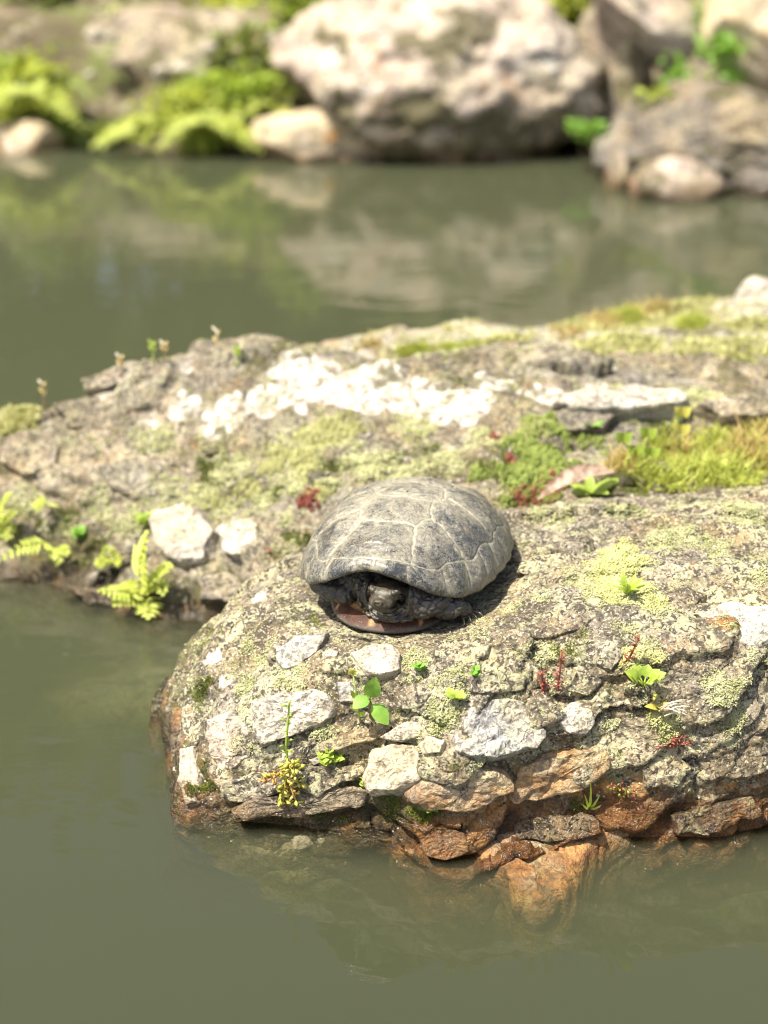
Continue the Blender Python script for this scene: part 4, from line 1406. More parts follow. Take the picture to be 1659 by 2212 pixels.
scatter("sedum_patch", (RV, RQ), m, 1300, 'sedum', .003, .008, M['lichen_y'], "yellow-green tufts of stonecrop on the ridge right behind the turtle's shell", 5)
m = mask(RV, [(1130, 1040, 60), (1180, 1000, 70), (1120, 960, 50), (1200, 930, 60), (1180, 1060, 60), (1230, 1040, 50), (1090, 1080, 45), (1150, 920, 40), (1280, 960, 40), (1050, 1020, 40)], RB, 0, 0, 40, 15)
scatter("stonecrop", (RV, RQ), m, 1700, 'sedum', .003, .009, M['sedumgreen'], "green stonecrop filling the crevice beside the turtle's shell", 6)
m = mask(RV, [(1140, 1080, 45), (1200, 1040, 40), (1100, 1000, 25), (660, 1080, 30), (590, 1180, 18), (1170, 1090, 40), (1060, 950, 15)], RB, 0, 0, 40, 16)
scatter("stonecrop", (RV, RQ), m, 240, 'sedum', .004, .009, M['red'], "crimson stonecrop tips mixed into the green crevice growth", 7)
GR = [(1380, 1010, 60), (1450, 990, 80), (1550, 990, 90), (1640, 990, 80), (1500, 1030, 70), (1600, 1040, 70), (1420, 1040, 50), (1650, 940, 50)]
m = mask(RV, GR, RB, 0, 0, 36, 17)
scatter("grass", (RV, RQ), m ** 1.5, 1000, 'grass', .006, .030, M['grassy'], "yellow-green hair grass in the crevice behind the flat rock top", 8)
m = mask(RV, [(1350, 1010, 45), (1480, 1010, 60), (1600, 1000, 80), (1650, 960, 60)], RB, 0, 0, 36, 18)
scatter("grass", (RV, RQ), m, 1000, 'grass', .008, .028, M['grassrust'], "rusty orange blades mixed through the yellow-green hair grass", 9)
m = mask(RV, [(80, 870, 45), (40, 900, 50), (120, 860, 30), (10, 910, 30)], RB, 0, 0, 40, 19)
scatter("moss", (RV, RQ), m, 1100, 'moss', .004, .010, M['lichen_y'], "bright green moss cushion on the low end of the ridge", 10)
m = mask(RV, MOSS_R, RB, .2, .3, 40, 20)
scatter("moss", (RV, RQ), m, 7000, 'moss', .002, .005, M['mossleaf'], "dull olive moss in the hollows of the quartz ridge", 12)
SB = [slab_bvh]
m = mask(SV, [(1300, 700, 120), (1450, 690, 120), (1350, 740, 100), (1550, 740, 130), (1620, 700, 90), (1100, 730, 70), (950, 770, 60), (1250, 770, 60), (1500, 790, 100), (1640, 780, 80)], SB, .4, .1, 26, 21)
scatter("moss", (SV, SQ), m, 9000, 'moss', .004, .011, M['lichen_y'], "yellow-green moss carpeting the low slab behind the ridge", 13)
m = mask(SV, [(1260, 690, 50), (1310, 700, 60), (1180, 690, 40), (800, 750, 30), (1400, 680, 60), (1230, 720, 40)], SB, 0, 0, 26, 22)
scatter("grass", (SV, SQ), m, 420, 'grass', .008, .020, M['grassrust'], "rusty grass tufts along the far edge of the low slab", 14)
m = mask(SV, [(900, 775, 40), (1000, 780, 50), (1060, 785, 30), (960, 790, 30), (1500, 700, 40), (1350, 690, 40)], SB, 0, 0, 26, 23)
scatter("grass", (SV, SQ), m, 1100, 'grass', .008, .020, M['grassy'], "lime green blades in the gap between slab and quartz ridge", 15)

m = mask(FV, LICH + MOSS_F, FB, 0.7, 0.0, 60, 31)
scatter("grit", (FV, FQ), m, 5200, 'grit', .0006, .0020, M['pale'], "loose stone grit and crumbs lying on the boulder", 16)
m = mask(RV, LR, RB, 0.7, 0.0, 50, 32)
scatter("grit", (RV, RQ), m, 2600, 'grit', .0012, .0034, M['pale'], "loose stone crumbs lying on the quartz ridge", 17)

# ------------------------------------------------------------------ single plants
def V3(a):
    return Vector([float(x) for x in a])


def plant(name, px, py, bvhs, label, cat, group=None):
    h = hit(bvhs, px, py)
    p = h[0]
    return empty(name, tuple(p), label, cat, group), p


def bend(p0, p1, up, k, n=6):
    p0, p1 = V3(p0), V3(p1)
    return [p0.lerp(p1, t) + V3(up) * (k * 4 * t * (1 - t)) for t in [i / (n - 1) for i in range(n)]]


# leafy seedling
e, p = plant("seedling", 800, 1548, FB, "seedling with three oval green leaves on the boulder's front face", "seedling")
Y0 = p[1] - .012
knot = at_y(798, 1510, Y0)
mb = MB(); mb.tube(bend(p, knot, (0, -1, 0), .004), .0011, .0007); mb.build("stem", M['brownstem'], e, p)
for (a, b, w, up) in (((800, 1506), (812, 1462), .0115, (0, -1, .5)), ((797, 1508), (762, 1530), .0105, (0, -.5, 1)), ((803, 1522), (838, 1566), .0115, (.5, -1, .6))):
    mb = MB(); A, B = at_y(*a, Y0), at_y(*b, Y0 - .006)
    mb.tube([knot, A], .0006, .0005, 5)
    mb.leaf(A, B, w, up, .10, .25, .35, 8)
    mb.build("leaf", M['green'], e, p)
e, p = plant("bud_stalk", 778, 1558, FB, "thin stalk with a yellow bud beside the three-leaved seedling", "plant")
mb = MB(); q1, q2 = at_y(770, 1500, p[1] - .008), at_y(762, 1455, p[1] - .008)
mb.tube([p, at_y(774, 1530, p[1] - .006), q1, q2], .0009, .0006); mb.build("stem", M['stem'], e, p)
mb = MB(); mb.leaf(q2, at_y(757, 1442, p[1] - .009), .006, (0, -1, .2), .2, .4, .2); mb.leaf(q2, at_y(767, 1446, p[1] - .009), .005, (0, -1, .2), .2, .4, .2); mb.build("bud", M['yellow'], e, p)
for a, b in (((771, 1510), (757, 1490)), ((773, 1535), (757, 1522)), ((775, 1545), (790, 1538))):
    mb = MB(); mb.leaf(at_y(*a, p[1] - .007), at_y(*b, p[1] - .011), .0035, (0, -1, .3)); mb.build("leaf", M['lime'], e, p)


def sedum_stem(e, p, pts, r, n, mats, size, rs):
    """succulent stem with stubby leaves all round"""
    pts = [V3(x) for x in pts]
    mb = MB(); mb.tube(pts, r, r * .6, 6); mb.build("stem", mats[0], e, p)
    lv = [MB() for _ in mats]
    for k in range(n):
        t = (k + .5) / n * (len(pts) - 1)
        i = min(int(t), len(pts) - 2)
        c = pts[i].lerp(pts[i + 1], t - i)
        ax = (pts[i + 1] - pts[i]).normalized()
        sd = ax.cross(V3(rs.normal(size=3))).normalized()
        d = (sd + ax * rs.uniform(-.1, .6)).normalized()
        s = size * rs.uniform(.7, 1.25)
        g = rs.randint(len(mats))
        tip = c + d * s
        side = d.cross(ax).normalized() * s * .22
        nr = d.cross(side).normalized() * s * .14
        mid = c + d * s * .6
        lv[g].add([c, mid + side, mid + nr, mid - side, mid - nr, tip], [(0, 1, 2), (0, 2, 3), (0, 3, 4), (0, 4, 1), (5, 2, 1), (5, 3, 2), (5, 4, 3), (5, 1, 4)])
    for g, m_ in zip(lv, mats):
        if g.v:
            o = g.build("foliage", m_, e, p)


rs = np.random.RandomState(5)
e, p = plant("stonecrop_sprig", 622, 1655, FB, "yellow stonecrop with orange trailing tips and a tall stalk on the boulder's front", "plant")
Yp = p[1] - .010
sedum_stem(e, p, [at_y(x, y, Yp) for x, y in ((622, 1660), (618, 1610), (622, 1560), (626, 1512))], .0010, 16, [M['lime']], .0055, rs)
for (x0, y0, x1, y1, n_l, m_) in ((622, 1640, 612, 1735, 34, 'yellow'), (625, 1650, 645, 1692, 24, 'yellow'), (618, 1660, 572, 1692, 24, 'orangeleaf'), (622, 1680, 642, 1736, 22, 'orangeleaf'), (620, 1690, 600, 1734, 18, 'yellow'), (628, 1650, 640, 1660, 16, 'yellow')):
    sedum_stem(e, p, bend(at_y(x0, y0, Yp), at_y(x1, y1, Yp - .004), (0, -1, .6), .004), .0010, n_l, [M[m_], M['yellow']], .0062, rs)


def sprig(px, py, name, label, cat, n, h, spread, mat, leaf_l, leaf_w, bvhs=FB, stems=4, seed=0, group=None, round_=.2, smat='stem'):
    """small upright herb: stems with paired leaves"""
    e, p = plant(name, px, py, bvhs, label, cat, group)
    rs = np.random.RandomState(seed)
    for s in range(stems):
        d = Vector((rs.normal() * spread, rs.normal() * spread * .6 - .25, 1)).normalized()
        top = V3(p) + d * h * rs.uniform(.6, 1.1)
        pts = bend(p, top, (rs.normal() * .5, -.4, 0), h * .12, 5)
        mb = MB(); mb.tube(pts, h * .03, h * .018, 5); mb.build("stem", M[smat], e, p)
        for k in range(n):
            t = .3 + .7 * (k + .5) / n
            c = pts[min(int(t * 4), 3)].lerp(pts[min(int(t * 4), 3) + 1], t * 4 - min(int(t * 4), 3))
            an = k * 2.4 + rs.uniform(0, .6)
            dd = Vector((math.cos(an), math.sin(an), rs.uniform(.1, .7))).normalized()
            mb = MB(); mb.leaf(c, c + dd * leaf_l * rs.uniform(.7, 1.15), leaf_w * rs.uniform(.8, 1.1), (0, -.4, 1), .12, .25, round_)
            mb.build("leaf", M[mat], e, p)
    return e


def rosette(px, py, label, n, size, w, mat, bvhs=FB, seed=0, lift=.5, round_=.35, name="rosette", cat="plant", stalk=0.0, mat2=None):
    e, p = plant(name, px, py, bvhs, label, cat)
    rs = np.random.RandomState(seed)
    c = V3(p) + Vector((0, -.2, 1)) * .003
    for k in range(n):
        an = 2 * PI * k / n + rs.uniform(-.25, .25)
        d = Vector((math.cos(an), math.sin(an) * .8 - .25, lift * rs.uniform(.5, 1.4))).normalized()
        L = size * rs.uniform(.75, 1.15)
        b = c + d * L * stalk
        mb = MB()
        if stalk:
            mb.tube([c, b], .0006, .0005, 5)
        mb.leaf(b, b + (d + Vector((0, 0, -.15 if stalk else 0))) * L * (1 - stalk), w * rs.uniform(.85, 1.1), (0, -.55, 1), .15, .22, round_, 7)
        mb.build("leaf", M[mat2 if mat2 and k % 3 == 0 else mat], e, p)
    return e


rosette(985, 1518, "small yellow-green rosette with notched leaves above the dark grey stone", 10, .0095, .0048, 'lime', seed=3)
sprig(710, 1650, "creeping_herb", "tiny round-leaved creeping herb in a crack below the seedling", "plant", 7, .010, 1.0, 'lime', .0046, .0046, stems=5, seed=4)
sprig(785, 1705, "creeping_herb", "tiny herb sprig at the corner of the tan stone", "plant", 6, .012, .4, 'lime', .0042, .0040, stems=3, seed=5)
rosette(1390, 1490, "broad round-leaved lime green rosette among lichen on the boulder", 9, .017, .0085, 'lime', seed=6, stalk=.38, lift=1.1, round_=.2)
rosette(1422, 1540, "yellow rosette with orange tips under the round-leaved plant", 7, .0115, .0056, 'yellow', seed=7, mat2='orangeleaf')
rosette(1355, 1290, "fine-bladed pale green rosette in the thick lichen cushion", 11, .016, .0030, 'lime', seed=8, lift=.9)
for (x0, y0, x1, y1, lab, sd) in ((1352, 1432, 1382, 1370, "red stonecrop spike leaning beside the round-leaved rosette", 1), (1205, 1490, 1212, 1408, "taller red stonecrop spike in the mossy spot below the turtle", 2), (1172, 1492, 1170, 1450, "shorter red stonecrop spike in the mossy spot below the turtle", 3)):
    e, p = plant("stonecrop_spike", x0, y0, FB, lab, "plant")
    sedum_stem(e, p, bend(p, at_y(x1, y1, p[1] - .004), (0, -1, 0), .002), .0009, 22, [M['red']], .0040, np.random.RandomState(sd))
for (x0, y0, lab, sd) in ((1450, 1610, "dark red creeping stonecrop at the tail of the lichen strip", 4), (1345, 1715, "red and green stonecrop sprig low on the wet face", 5)):
    e, p = plant("stonecrop_sprig", x0, y0, FB, lab, "plant")
    r2 = np.random.RandomState(sd)
    for k in range(6):
        tip = V3(p) + Vector((r2.uniform(-.012, .012), -.006, r2.uniform(.002, .012)))
        sedum_stem(e, p, bend(p, tip, (0, -1, .3), .002), .0006, 12, [M['red'], M['lime']] if sd == 5 else [M['red']], .0034, r2)
e, p = plant("dry_stems", 1435, 1530, FB, "bleached dry stems lying beside the yellow rosette", "twig")
r2 = np.random.RandomState(9)
for k in range(9):
    a = at_y(1432 + r2.uniform(-8, 14), 1538 + r2.uniform(-14, 10), p[1] - .008)
    b = at_y(1480 + r2.uniform(-10, 14), 1530 + r2.uniform(-24, 22), p[1] - .014)
    mb = MB(); mb.tube(bend(a, b, (0, -.3, 1), .003, 5), .0007, .0004, 5); mb.build("stem", M['straw'], e, p)
sprig(1192, 1722, "creeping_herb", "small upright herb at the orange slab's edge", "plant", 7, .015, .15, 'lime', .0045, .0032, stems=2, seed=12)
e, p = plant("grass_sprig", 1272, 1745, FB, "thin grass sprig at the end of the orange slab", "grass")
for (x1, y1) in ((1276, 1690), (1296, 1715), (1262, 1715), (1300, 1738), (1255, 1735)):
    mb = MB(); mb.leaf(p, at_y(x1, y1, p[1] - .012), .0018, (0, -1, .2), .2, .2, .2, 6); mb.build("blade", M['lime'], e, p)
rosette(930, 1752, "flat green liverwort rosette under the tan slab's lower edge", 6, .0085, .0065, 'green', seed=14, lift=.2)
sprig(1030, 1460, "creeping_herb", "tiny green sprout in the moss behind the dark grey stone", "plant", 6, .008, .8, 'green', .004, .0035, stems=3, seed=15)
sprig(905, 1450, "creeping_herb", "tiny bright sprout beside the blocky white quartz", "plant", 6, .008, .6, 'green', .0042, .0032, stems=3, seed=16)


def frond(e, p, pts, width, n, mat, name="frond", up=(0, -.45, 1), toothed=True):
    """pinnate frond: rachis with paired tapering pinnae"""
    pts = [V3(x) for x in pts]
    mb = MB()
    mb.tube(pts, width * .022, width * .008, 5)
    m_ = len(pts) - 1
    Lr = sum((pts[i + 1] - pts[i]).length for i in range(m_))
    for k in range(n):
        t = .10 + .88 * k / (n - 1)
        i = min(int(t * m_), m_ - 1)
        c = pts[i].lerp(pts[i + 1], t * m_ - i)
        ax = (pts[i + 1] - pts[i]).normalized()
        side = ax.cross(Vector(up)).normalized()
        w = width * .5 * math.sin(PI * (.20 + .80 * t) ** .9) ** .8 if t < .97 else width * .07
        w = max(w, width * .06)
        for s in (-1, 1):
            d = (side * s + ax * .38).normalized()
            tip = c + d * w + Vector((0, 0, -w * .12))
            mb.leaf(c, tip, Lr / n * .66, (up[0] + s * .35, up[1] + .3 * math.sin(k * 2.1), up[2]), .06, .2, .25, 5)
    return mb.build(name, mat, e, p)


# ferns at the waterline of the ridge
e, p = plant("fern", 305, 1285, RB, "lime green fern with spreading fronds growing just above the water", "fern")
Yf = p[1] - .03
for pts, w, n in ((((305, 1285), (300, 1250), (303, 1200), (318, 1148)), .040, 11), (((303, 1285), (280, 1280), (250, 1278), (212, 1276)), .028, 10), (((308, 1280), (325, 1250), (345, 1232), (372, 1224)), .034, 8),
                  (((310, 1290), (318, 1300), (322, 1315), (320, 1336)), .030, 7), (((308, 1282), (335, 1262), (348, 1262), (352, 1285)), .024, 7), (((302, 1288), (280, 1290), (262, 1296), (246, 1308)), .026, 7)):
    Q_ = [at_y(x, y, p[1] - .008 - .028 * i / 3) for i, (x, y) in enumerate(pts)]
    frond(e, p, [p] + Q_[1:], w, n, M['fern'])
e, p = plant("fern", 120, 1190, RB, "low fern with one long frond lying along the ridge foot", "fern")
for pts, w, n in ((((122, 1188), (90, 1172), (50, 1180), (-6, 1212)), .026, 11), (((125, 1190), (118, 1186), (128, 1200), (122, 1222)), .018, 8), (((120, 1188), (130, 1180), (140, 1190), (146, 1200)), .016, 8)):
    Q_ = [at_y(x, y, p[1] - .012 - .014 * i / 3) for i, (x, y) in enumerate(pts)]
    frond(e, p, [p] + Q_[1:], w, n, M['fern'])
e, p = plant("fern", 5, 1130, RB, "bushy fern cut by the picture edge on the ridge", "fern")
e['label'] = "bushy deep green fern standing in the shaded hollow of the ridge"
for pts, w, n in ((((5, 1128), (0, 1100), (8, 1080), (24, 1066)), .030, 10), (((5, 1130), (12, 1120), (24, 1112), (34, 1108)), .026, 9), (((0, 1132), (-12, 1110), (-30, 1090), (-50, 1080)), .03, 10), (((5, 1135), (12, 1140), (18, 1150), (14, 1166)), .022, 9)):
    Q_ = [at_y(x, y, p[1] - .012 - .02 * i / 3) for i, (x, y) in enumerate(pts)]
    frond(e, p, [p] + Q_[1:], w, n, M['fern'])
e, p = plant("fern", 112, 1092, RB, "single small fern frond beside the shaded hollow", "fern")
frond(e, p, [p] + [at_y(x, y, p[1] - .015) for x, y in ((100, 1088), (86, 1086), (70, 1090))], .026, 9, M['fern'])
e, p = plant("fern", 235, 1215, RB, "small yellowish fern tuft left of the waterline fern", "fern")
e['label'] = "small yellowish fern tuft on a pale stone above the water"
for pts in (((240, 1205), (232, 1190), (224, 1182)), ((230, 1215), (215, 1210), (204, 1216)), ((245, 1212), (256, 1206), (262, 1212))):
    frond(e, p, [p] + [at_y(x, y, p[1] - .015) for x, y in pts], .020, 8, M['fern'])
sprig(175, 1170, "creeping_herb", "round-leaved green sprout on the ridge above the fern", "plant", 6, .012, .6, 'green', .009, .009, RB, 3, 21)
sprig(315, 1140, "creeping_herb", "yellow-green sprout at the tip of the waterline fern", "plant", 6, .016, .5, 'lime', .008, .005, RB, 4, 22)
# crevice plants
for (bx, by, leaves, lab, mt) in ((1390, 1000, ((1345, 938), (1398, 928), (1372, 965), (1405, 970)), "four-leaved clover-like herb at the shadowed crevice", 'lime'), (1460, 985, ((1472, 882), (1470, 920)), "tall stem with two yellow heart-shaped leaves in the crevice", 'yellow')):
    e, p = plant("clover_plant", bx, by, RB, lab, "plant")
    for (x, y) in leaves:
        t = at_y(x, y + 14, p[1] - .02)
        mb = MB(); mb.tube(bend(p, t, (0, -1, 0), .006), .0009, .0006, 5)
        mb.build("stem", M['stem'], e, p)
        for s in (-1, 1):
            mb = MB(); mb.leaf(t, V3(t) + Vector((s * .0072, -.004, .0085)), .0105, (0, -1, .5), .15, .2, .1, 6); mb.build("leaf", M[mt], e, p)
rosette(1275, 1075, "spreading herb with pointed green leaves in front of the dead leaf", 7, .026, .0095, 'lime', RB, 31, .5)
e, p = plant("dead_leaf", 1245, 1062, RB, "curled pinkish-brown dead leaf caught in the crevice", "leaf")
mb = MB(); mb.leaf(at_y(1330, 1020, p[1] - .012), at_y(1160, 1082, p[1] - .014), .017, (0.1, -.5, 1), .22, .9, .4, 12); mb.build("blade", M['deadleaf'], e, p)
rosette(1270, 870 + 60, "dark small-leaved sprout under the ridge overhang", 6, .018, .008, 'green', RB, 33, .6)
# thin stalks standing on the skyline of the ridge
k = 0
for (x, y, h_, m_, lab) in ((92, 868, .028, 'brownstem', "seed stalk rising from the bright moss cushion"), (258, 800, .022, 'brownstem', "short seed stalk on the grey end of the ridge"), (327, 785, .020, 'stem', "green shoot on the highest hump of the ridge"), (352, 782, .018, 'brownstem', "brown shoot on the highest hump of the ridge"),
                           (466, 790, .036, 'straw', "tall pale seed stalk on the ridge crest"), (510, 792, .018, 'stem', "leafy green shoot on the ridge crest before the quartz plate"), (168, 842, .014, 'brownstem', "stubby stalk between moss cushion and grey stone")):
    h = hit(RB, x, y)
    if h is None:
        h = hit(RB, x, y + 18)
    if h is None:
        continue
    p = h[0]
    e = empty("seed_stalk", tuple(p), lab, "plant")
    mb = MB(); tp = V3(p) + Vector((.002, 0, h_)); mb.tube(bend(p, tp, (1, 0, 0), .002), .0010, .0007, 5); mb.build("stem", M[m_], e, p)
    for s in range(5):
        mb = MB(); c = V3(p).lerp(tp, .55 + .1 * s); an = s * 2.3
        mb.leaf(c, c + Vector((math.cos(an) * .004, math.sin(an) * .003, .005)), .0032, (0, -1, .3)); mb.build("leaf", M[('straw' if s == 4 else 'grassrust') if m_ != 'stem' else 'lime'], e, p)
# stone at the right end of the slab
h = hit(SB, 1645, 668)
o, v = blob("stone_block", at_y(1650, 655, 1.74), (.035, .04, .035), 90, M['pale'], None, 4, 8, .12, 0.2, label="pale pinkish stone block sitting on the mossy slab", cat="stone")
# ------------------------------------------------------------------ far bank
def shore(x):
    return 3.98 - 0.62 * smooth(0.55, 1.15, x) + 0.06 * np.sin(x * 3.1) + 0.05 * np.sin(x * 7.7 + 1)


gx = np.linspace(-6.5, 6.5, 330)
gy = np.concatenate([np.linspace(3.0, 5.2, 130), np.linspace(5.25, 14.0, 60)])
GXm, GYm = np.meshgrid(gx, gy)
P = np.column_stack([GXm.ravel(), GYm.ravel()])
d = P[:, 1] - shore(P[:, 0])
P3 = np.column_stack([P, np.zeros(len(P))])
z = np.where(d < 0, -0.5 * smooth(0, -.5, d), 0)
z = -0.45 * smooth(0.0, -0.55, d) if False else np.where(d < 0, -0.45 * np.clip(-d / .5, 0, 1), 0.30 * smooth(0, .35, d) + 0.35 * smooth(.2, 1.6, d) + 0.5 * smooth(1.2, 8, d))
z = z + (0.06 * fbm(P3, 2.2, 4, .55) + .03 * fbm(P3, 9, 3, .6)) * smooth(-.3, .25, d) - .01
I = np.arange(len(P)).reshape(len(gy), len(gx))
BQ = np.column_stack([I[:-1, :-1].ravel(), I[:-1, 1:].ravel(), I[1:, 1:].ravel(), I[1:, :-1].ravel()])
BV = np.column_stack([P, z])
n = NT("bank_soil")
c_ = n.ramp(n.noise(6, 7, .7), [(0.32, (0.055, 0.042, 0.026)), (0.48, (0.13, 0.105, 0.06)), (0.58, (0.13, 0.15, 0.045)), (0.7, (0.22, 0.24, 0.08))])
c_ = n.mix(n.ramp(n.noise(17, 5, .7), [(0.55, 0.0), (0.66, .8)]), c_, (0.36, 0.31, 0.22))
M['soil'] = n.done(n.principled(c_, 0.9, n.bump(n.noise(40, 5, .7), .03, .8), 0.2))
bank = link("bank", mesh_arrays("bank", BV, BQ), M['soil'])
tag(bank, "mossy earth bank on the far side of the pond", None, None, "structure")
bank_bvh = bvh_of(BV, BQ)


def ground(x, y):
    r = bank_bvh.ray_cast(Vector((x, y, 5)), Vector((0, 0, -1)))
    return r[0].z if r[0] is not None else 0.0


M['f_pale'] = rock_material("far_pale", [(0.12, 0.082, 0.068), (0.30, 0.225, 0.185), (0.50, 0.41, 0.345), (0.69, 0.62, 0.54)], lichen=0.3, soil=0.6, speck=0.5, scale=.34, streak=.45, bump=.5)
M['f_grey'] = rock_material("far_grey", [(0.028, 0.022, 0.017), (0.060, 0.049, 0.038), (0.11, 0.092, 0.073), (0.19, 0.165, 0.135)], lichen=0.15, soil=0.55, speck=0.5, scale=.28, streak=.4, bump=.5)
M['f_tan'] = rock_material("far_tan", [(0.28, 0.20, 0.11), (0.44, 0.34, 0.21), (0.57, 0.46, 0.30), (0.66, 0.58, 0.44)], lichen=0.2, soil=0.3, speck=0.3, scale=.28, streak=.3, bump=.5)
M['f_brown'] = rock_material("far_brown", [(0.075, 0.055, 0.04), (0.155, 0.115, 0.085), (0.25, 0.20, 0.15), (0.36, 0.31, 0.24)], lichen=0.35, soil=0.6, speck=0.5, scale=.28, streak=.4, bump=.5)


def far_rock(x0, x1, y0, y1, Y, dep, seed, mat, label, rot=0.0, facets=8, amp=.12, sub=5, quartz=0.0, moss=0.0, rust=0.0, sink=.06, flip=0.0):
    """boulder on the far bank: picture box at its own distance Y"""
    a, b = at_y(x0, y1, Y), at_y(x1, y0, Y)
    zt = b[2]
    zb = min(a[2], 0) - sink if a[2] < .08 else a[2] - sink
    w = (b[0] - a[0]) / 2
    h = (zt - zb) / 2
    c = np.array([(a[0] + b[0]) / 2, Y + dep * .35, (zt + zb) / 2])
    o, v = blob("boulder", c, (w * 1.10, dep, h * 1.12), seed, mat, None, sub, facets, amp, rot, label=label, cat="boulder")
    nz = fbm(v, 9, 3, .6, seed)
    f1, f2, cid = worley(v / .11 + seed, 5)
    sp_ = (GRAD[cid][:, 0] > .35) * (1 - smooth(.24, .34, f1))
    attr(o.data, "quartz", np.clip(quartz * sp_, 0, 1))
    attr(o.data, "moss", np.clip(moss * (.55 + 1.1 * nz) * smooth(zt, zb + .05, v[:, 2]) * 1.4 + .75 * smooth(.12, .32, fbm(v, 5.5, 3, .6, seed + 3)), 0, 1))
    attr(o.data, "rust", np.clip(rust * (.6 + nz) + .5 * smooth(.1, .35, fbm(v, 4.5, 3, .6, seed + 11)), 0, 1))
    attr(o.data, "wet", 1 - smooth(.01, .05, v[:, 2] + .03 * nz))
    return o


far_rock(585, 1300, -8, 352, 3.92, .40, 221, M['f_pale'], "large rounded pale boulder standing at the far waterline", .05, 9, .11, 6, quartz=.9, moss=.75)
far_rock(555, 850, 225, 338, 3.80, .12, 242, M['f_tan'], "low tan rock against the foot of the large pale boulder", -.05, 8, .1, rust=.35)
far_rock(690, 930, 150, 270, 3.86, .10, 203, M['f_pale'], "slanting pale slab leaning on the large pale boulder", -.35, 8, .1)
far_rock(110, 660, 28, 215, 4.25, .26, 206, M['f_brown'], "broad brown mossy rock behind the far ferns", .03, 7, .13, quartz=.95, moss=.8)
far_rock(-40, 125, 268, 318, 3.93, .10, 205, M['f_tan'], "flat tan stone lying at the far water's edge", .02, 8, .1, sub=4)
far_rock(1235, 1420, 30, 330, 3.98, .20, 207, M['f_brown'], "dark brown rock wedged behind the large pale boulder", .15, 10, .07)
o, v = blob("boulder", at_y(1430, 55, 3.86) + np.array([0, .08, 0]), (.30, .13, .085), 208, M['f_pale'], None, 5, 11, .08, -.72, label="long tilted pale slab leaning down towards the spotted boulder", cat="boulder")
o, v = blob("boulder", at_y(1690, 40, 3.66) + np.array([0, .08, 0]), (.17, .15, .22), 209, M['f_tan'], None, 5, 11, .08, .25, label="orange-tan boulder above the spotted one", cat="boulder")
attr(o.data, "rust", np.full(len(v), .4))
far_rock(1440, 1640, 120, 260, 3.85, .10, 219, M['f_brown'], "dark rock in the gap under the long tilted slab", .1, 10, .08, moss=.6)
far_rock(1305, 1800, 195, 425, 3.38, .26, 210, M['f_grey'], "grey-brown boulder spotted with white quartz at the water", .04, 8, .13, 6, quartz=1.0, moss=.45)
far_rock(1370, 1565, 352, 415, 3.24, .07, 211, M['f_pale'], "flat pale stone at the foot of the spotted boulder", -.08, 9, .08, sub=4)
far_rock(1310, 1370, 335, 400, 3.36, .06, 212, M['f_brown'], "small moss-yellow stone beside the spotted boulder", 0, 7, .12, sub=4, moss=1.0)
far_rock(-160, 120, 20, 130, 4.4, .20, 213, M['f_grey'], "grey rock half hidden by leafy growth at the bank", .1, 8, .12, quartz=.6)
far_rock(760, 1180, 300, 362, 3.80, .10, 214, M['f_brown'], "low dark wet rock under the large pale boulder", .0, 8, .12, quartz=.9, moss=.4, sub=4)
# rocks higher up the bank, seen mirrored in the pond
for k, (x, y, w, h, mt, lab) in enumerate(((-1.5, 4.7, .35, .25, 'f_grey', "grey boulder up the bank left of the mossy brown rock"), (.75, 4.75, .45, .34, 'f_pale', "pale boulder up the bank behind the large one"), (1.7, 4.5, .4, .35, 'f_tan', "tan boulder up the bank beyond the spotted one"))):
    o, v = blob("boulder", (x, y, ground(x, y) + h * .3), (w, .3, h), 230 + k, M[mt], None, 5, 8, .12, .1, label=lab, cat="boulder")


# --- leafy growth
def far_fern(x, y, Y, size, n, mat, label, seed, name="fern", z=None):
    p = at_y(x, y, Y)
    rs = np.random.RandomState(seed)
    e = empty(name, tuple(p), label, "fern")
    for k in range(n):
        an = PI * (k + .5) / n + rs.uniform(-.2, .2)
        d = Vector((math.cos(an), -.45 + rs.uniform(-.2, .2), .55 + .35 * math.sin(an))).normalized()
        L = size * rs.uniform(.7, 1.15)
        pts = [V3(p) + d * L * t + Vector((0, -.05 * L * t, -L * .75 * t * t)) for t in (0, .25, .5, .75, 1.0)]
        frond(e, p, pts, L * .42, 13, mat, up=(0, -.6, 1))
    return e


far_fern(450, 280, 3.86, .17, 17, M['fern'], "large drooping lime fern overhanging the far water", 51)
far_fern(330, 275, 3.90, .15, 14, M['fern'], "lime fern trailing to the water at the far ferns' end", 52)
far_fern(570, 240, 3.92, .14, 14, M['fern'], "lime fern touching the low tan rock", 53)
far_fern(420, 215, 4.0, .16, 8, M['midgreen'], "duller green fern behind the overhanging ones", 54)
far_fern(270, 300, 3.88, .12, 7, M['fern'], "small yellow-green fern dipping into the far water", 55)
far_fern(60, 225, 4.0, .22, 10, M['fern'], "lime fern mass at the foot of the grey bank rock", 58)
far_fern(120, 180, 4.05, .16, 8, M['midgreen'], "mid green fern beside the broad brown rock", 59)


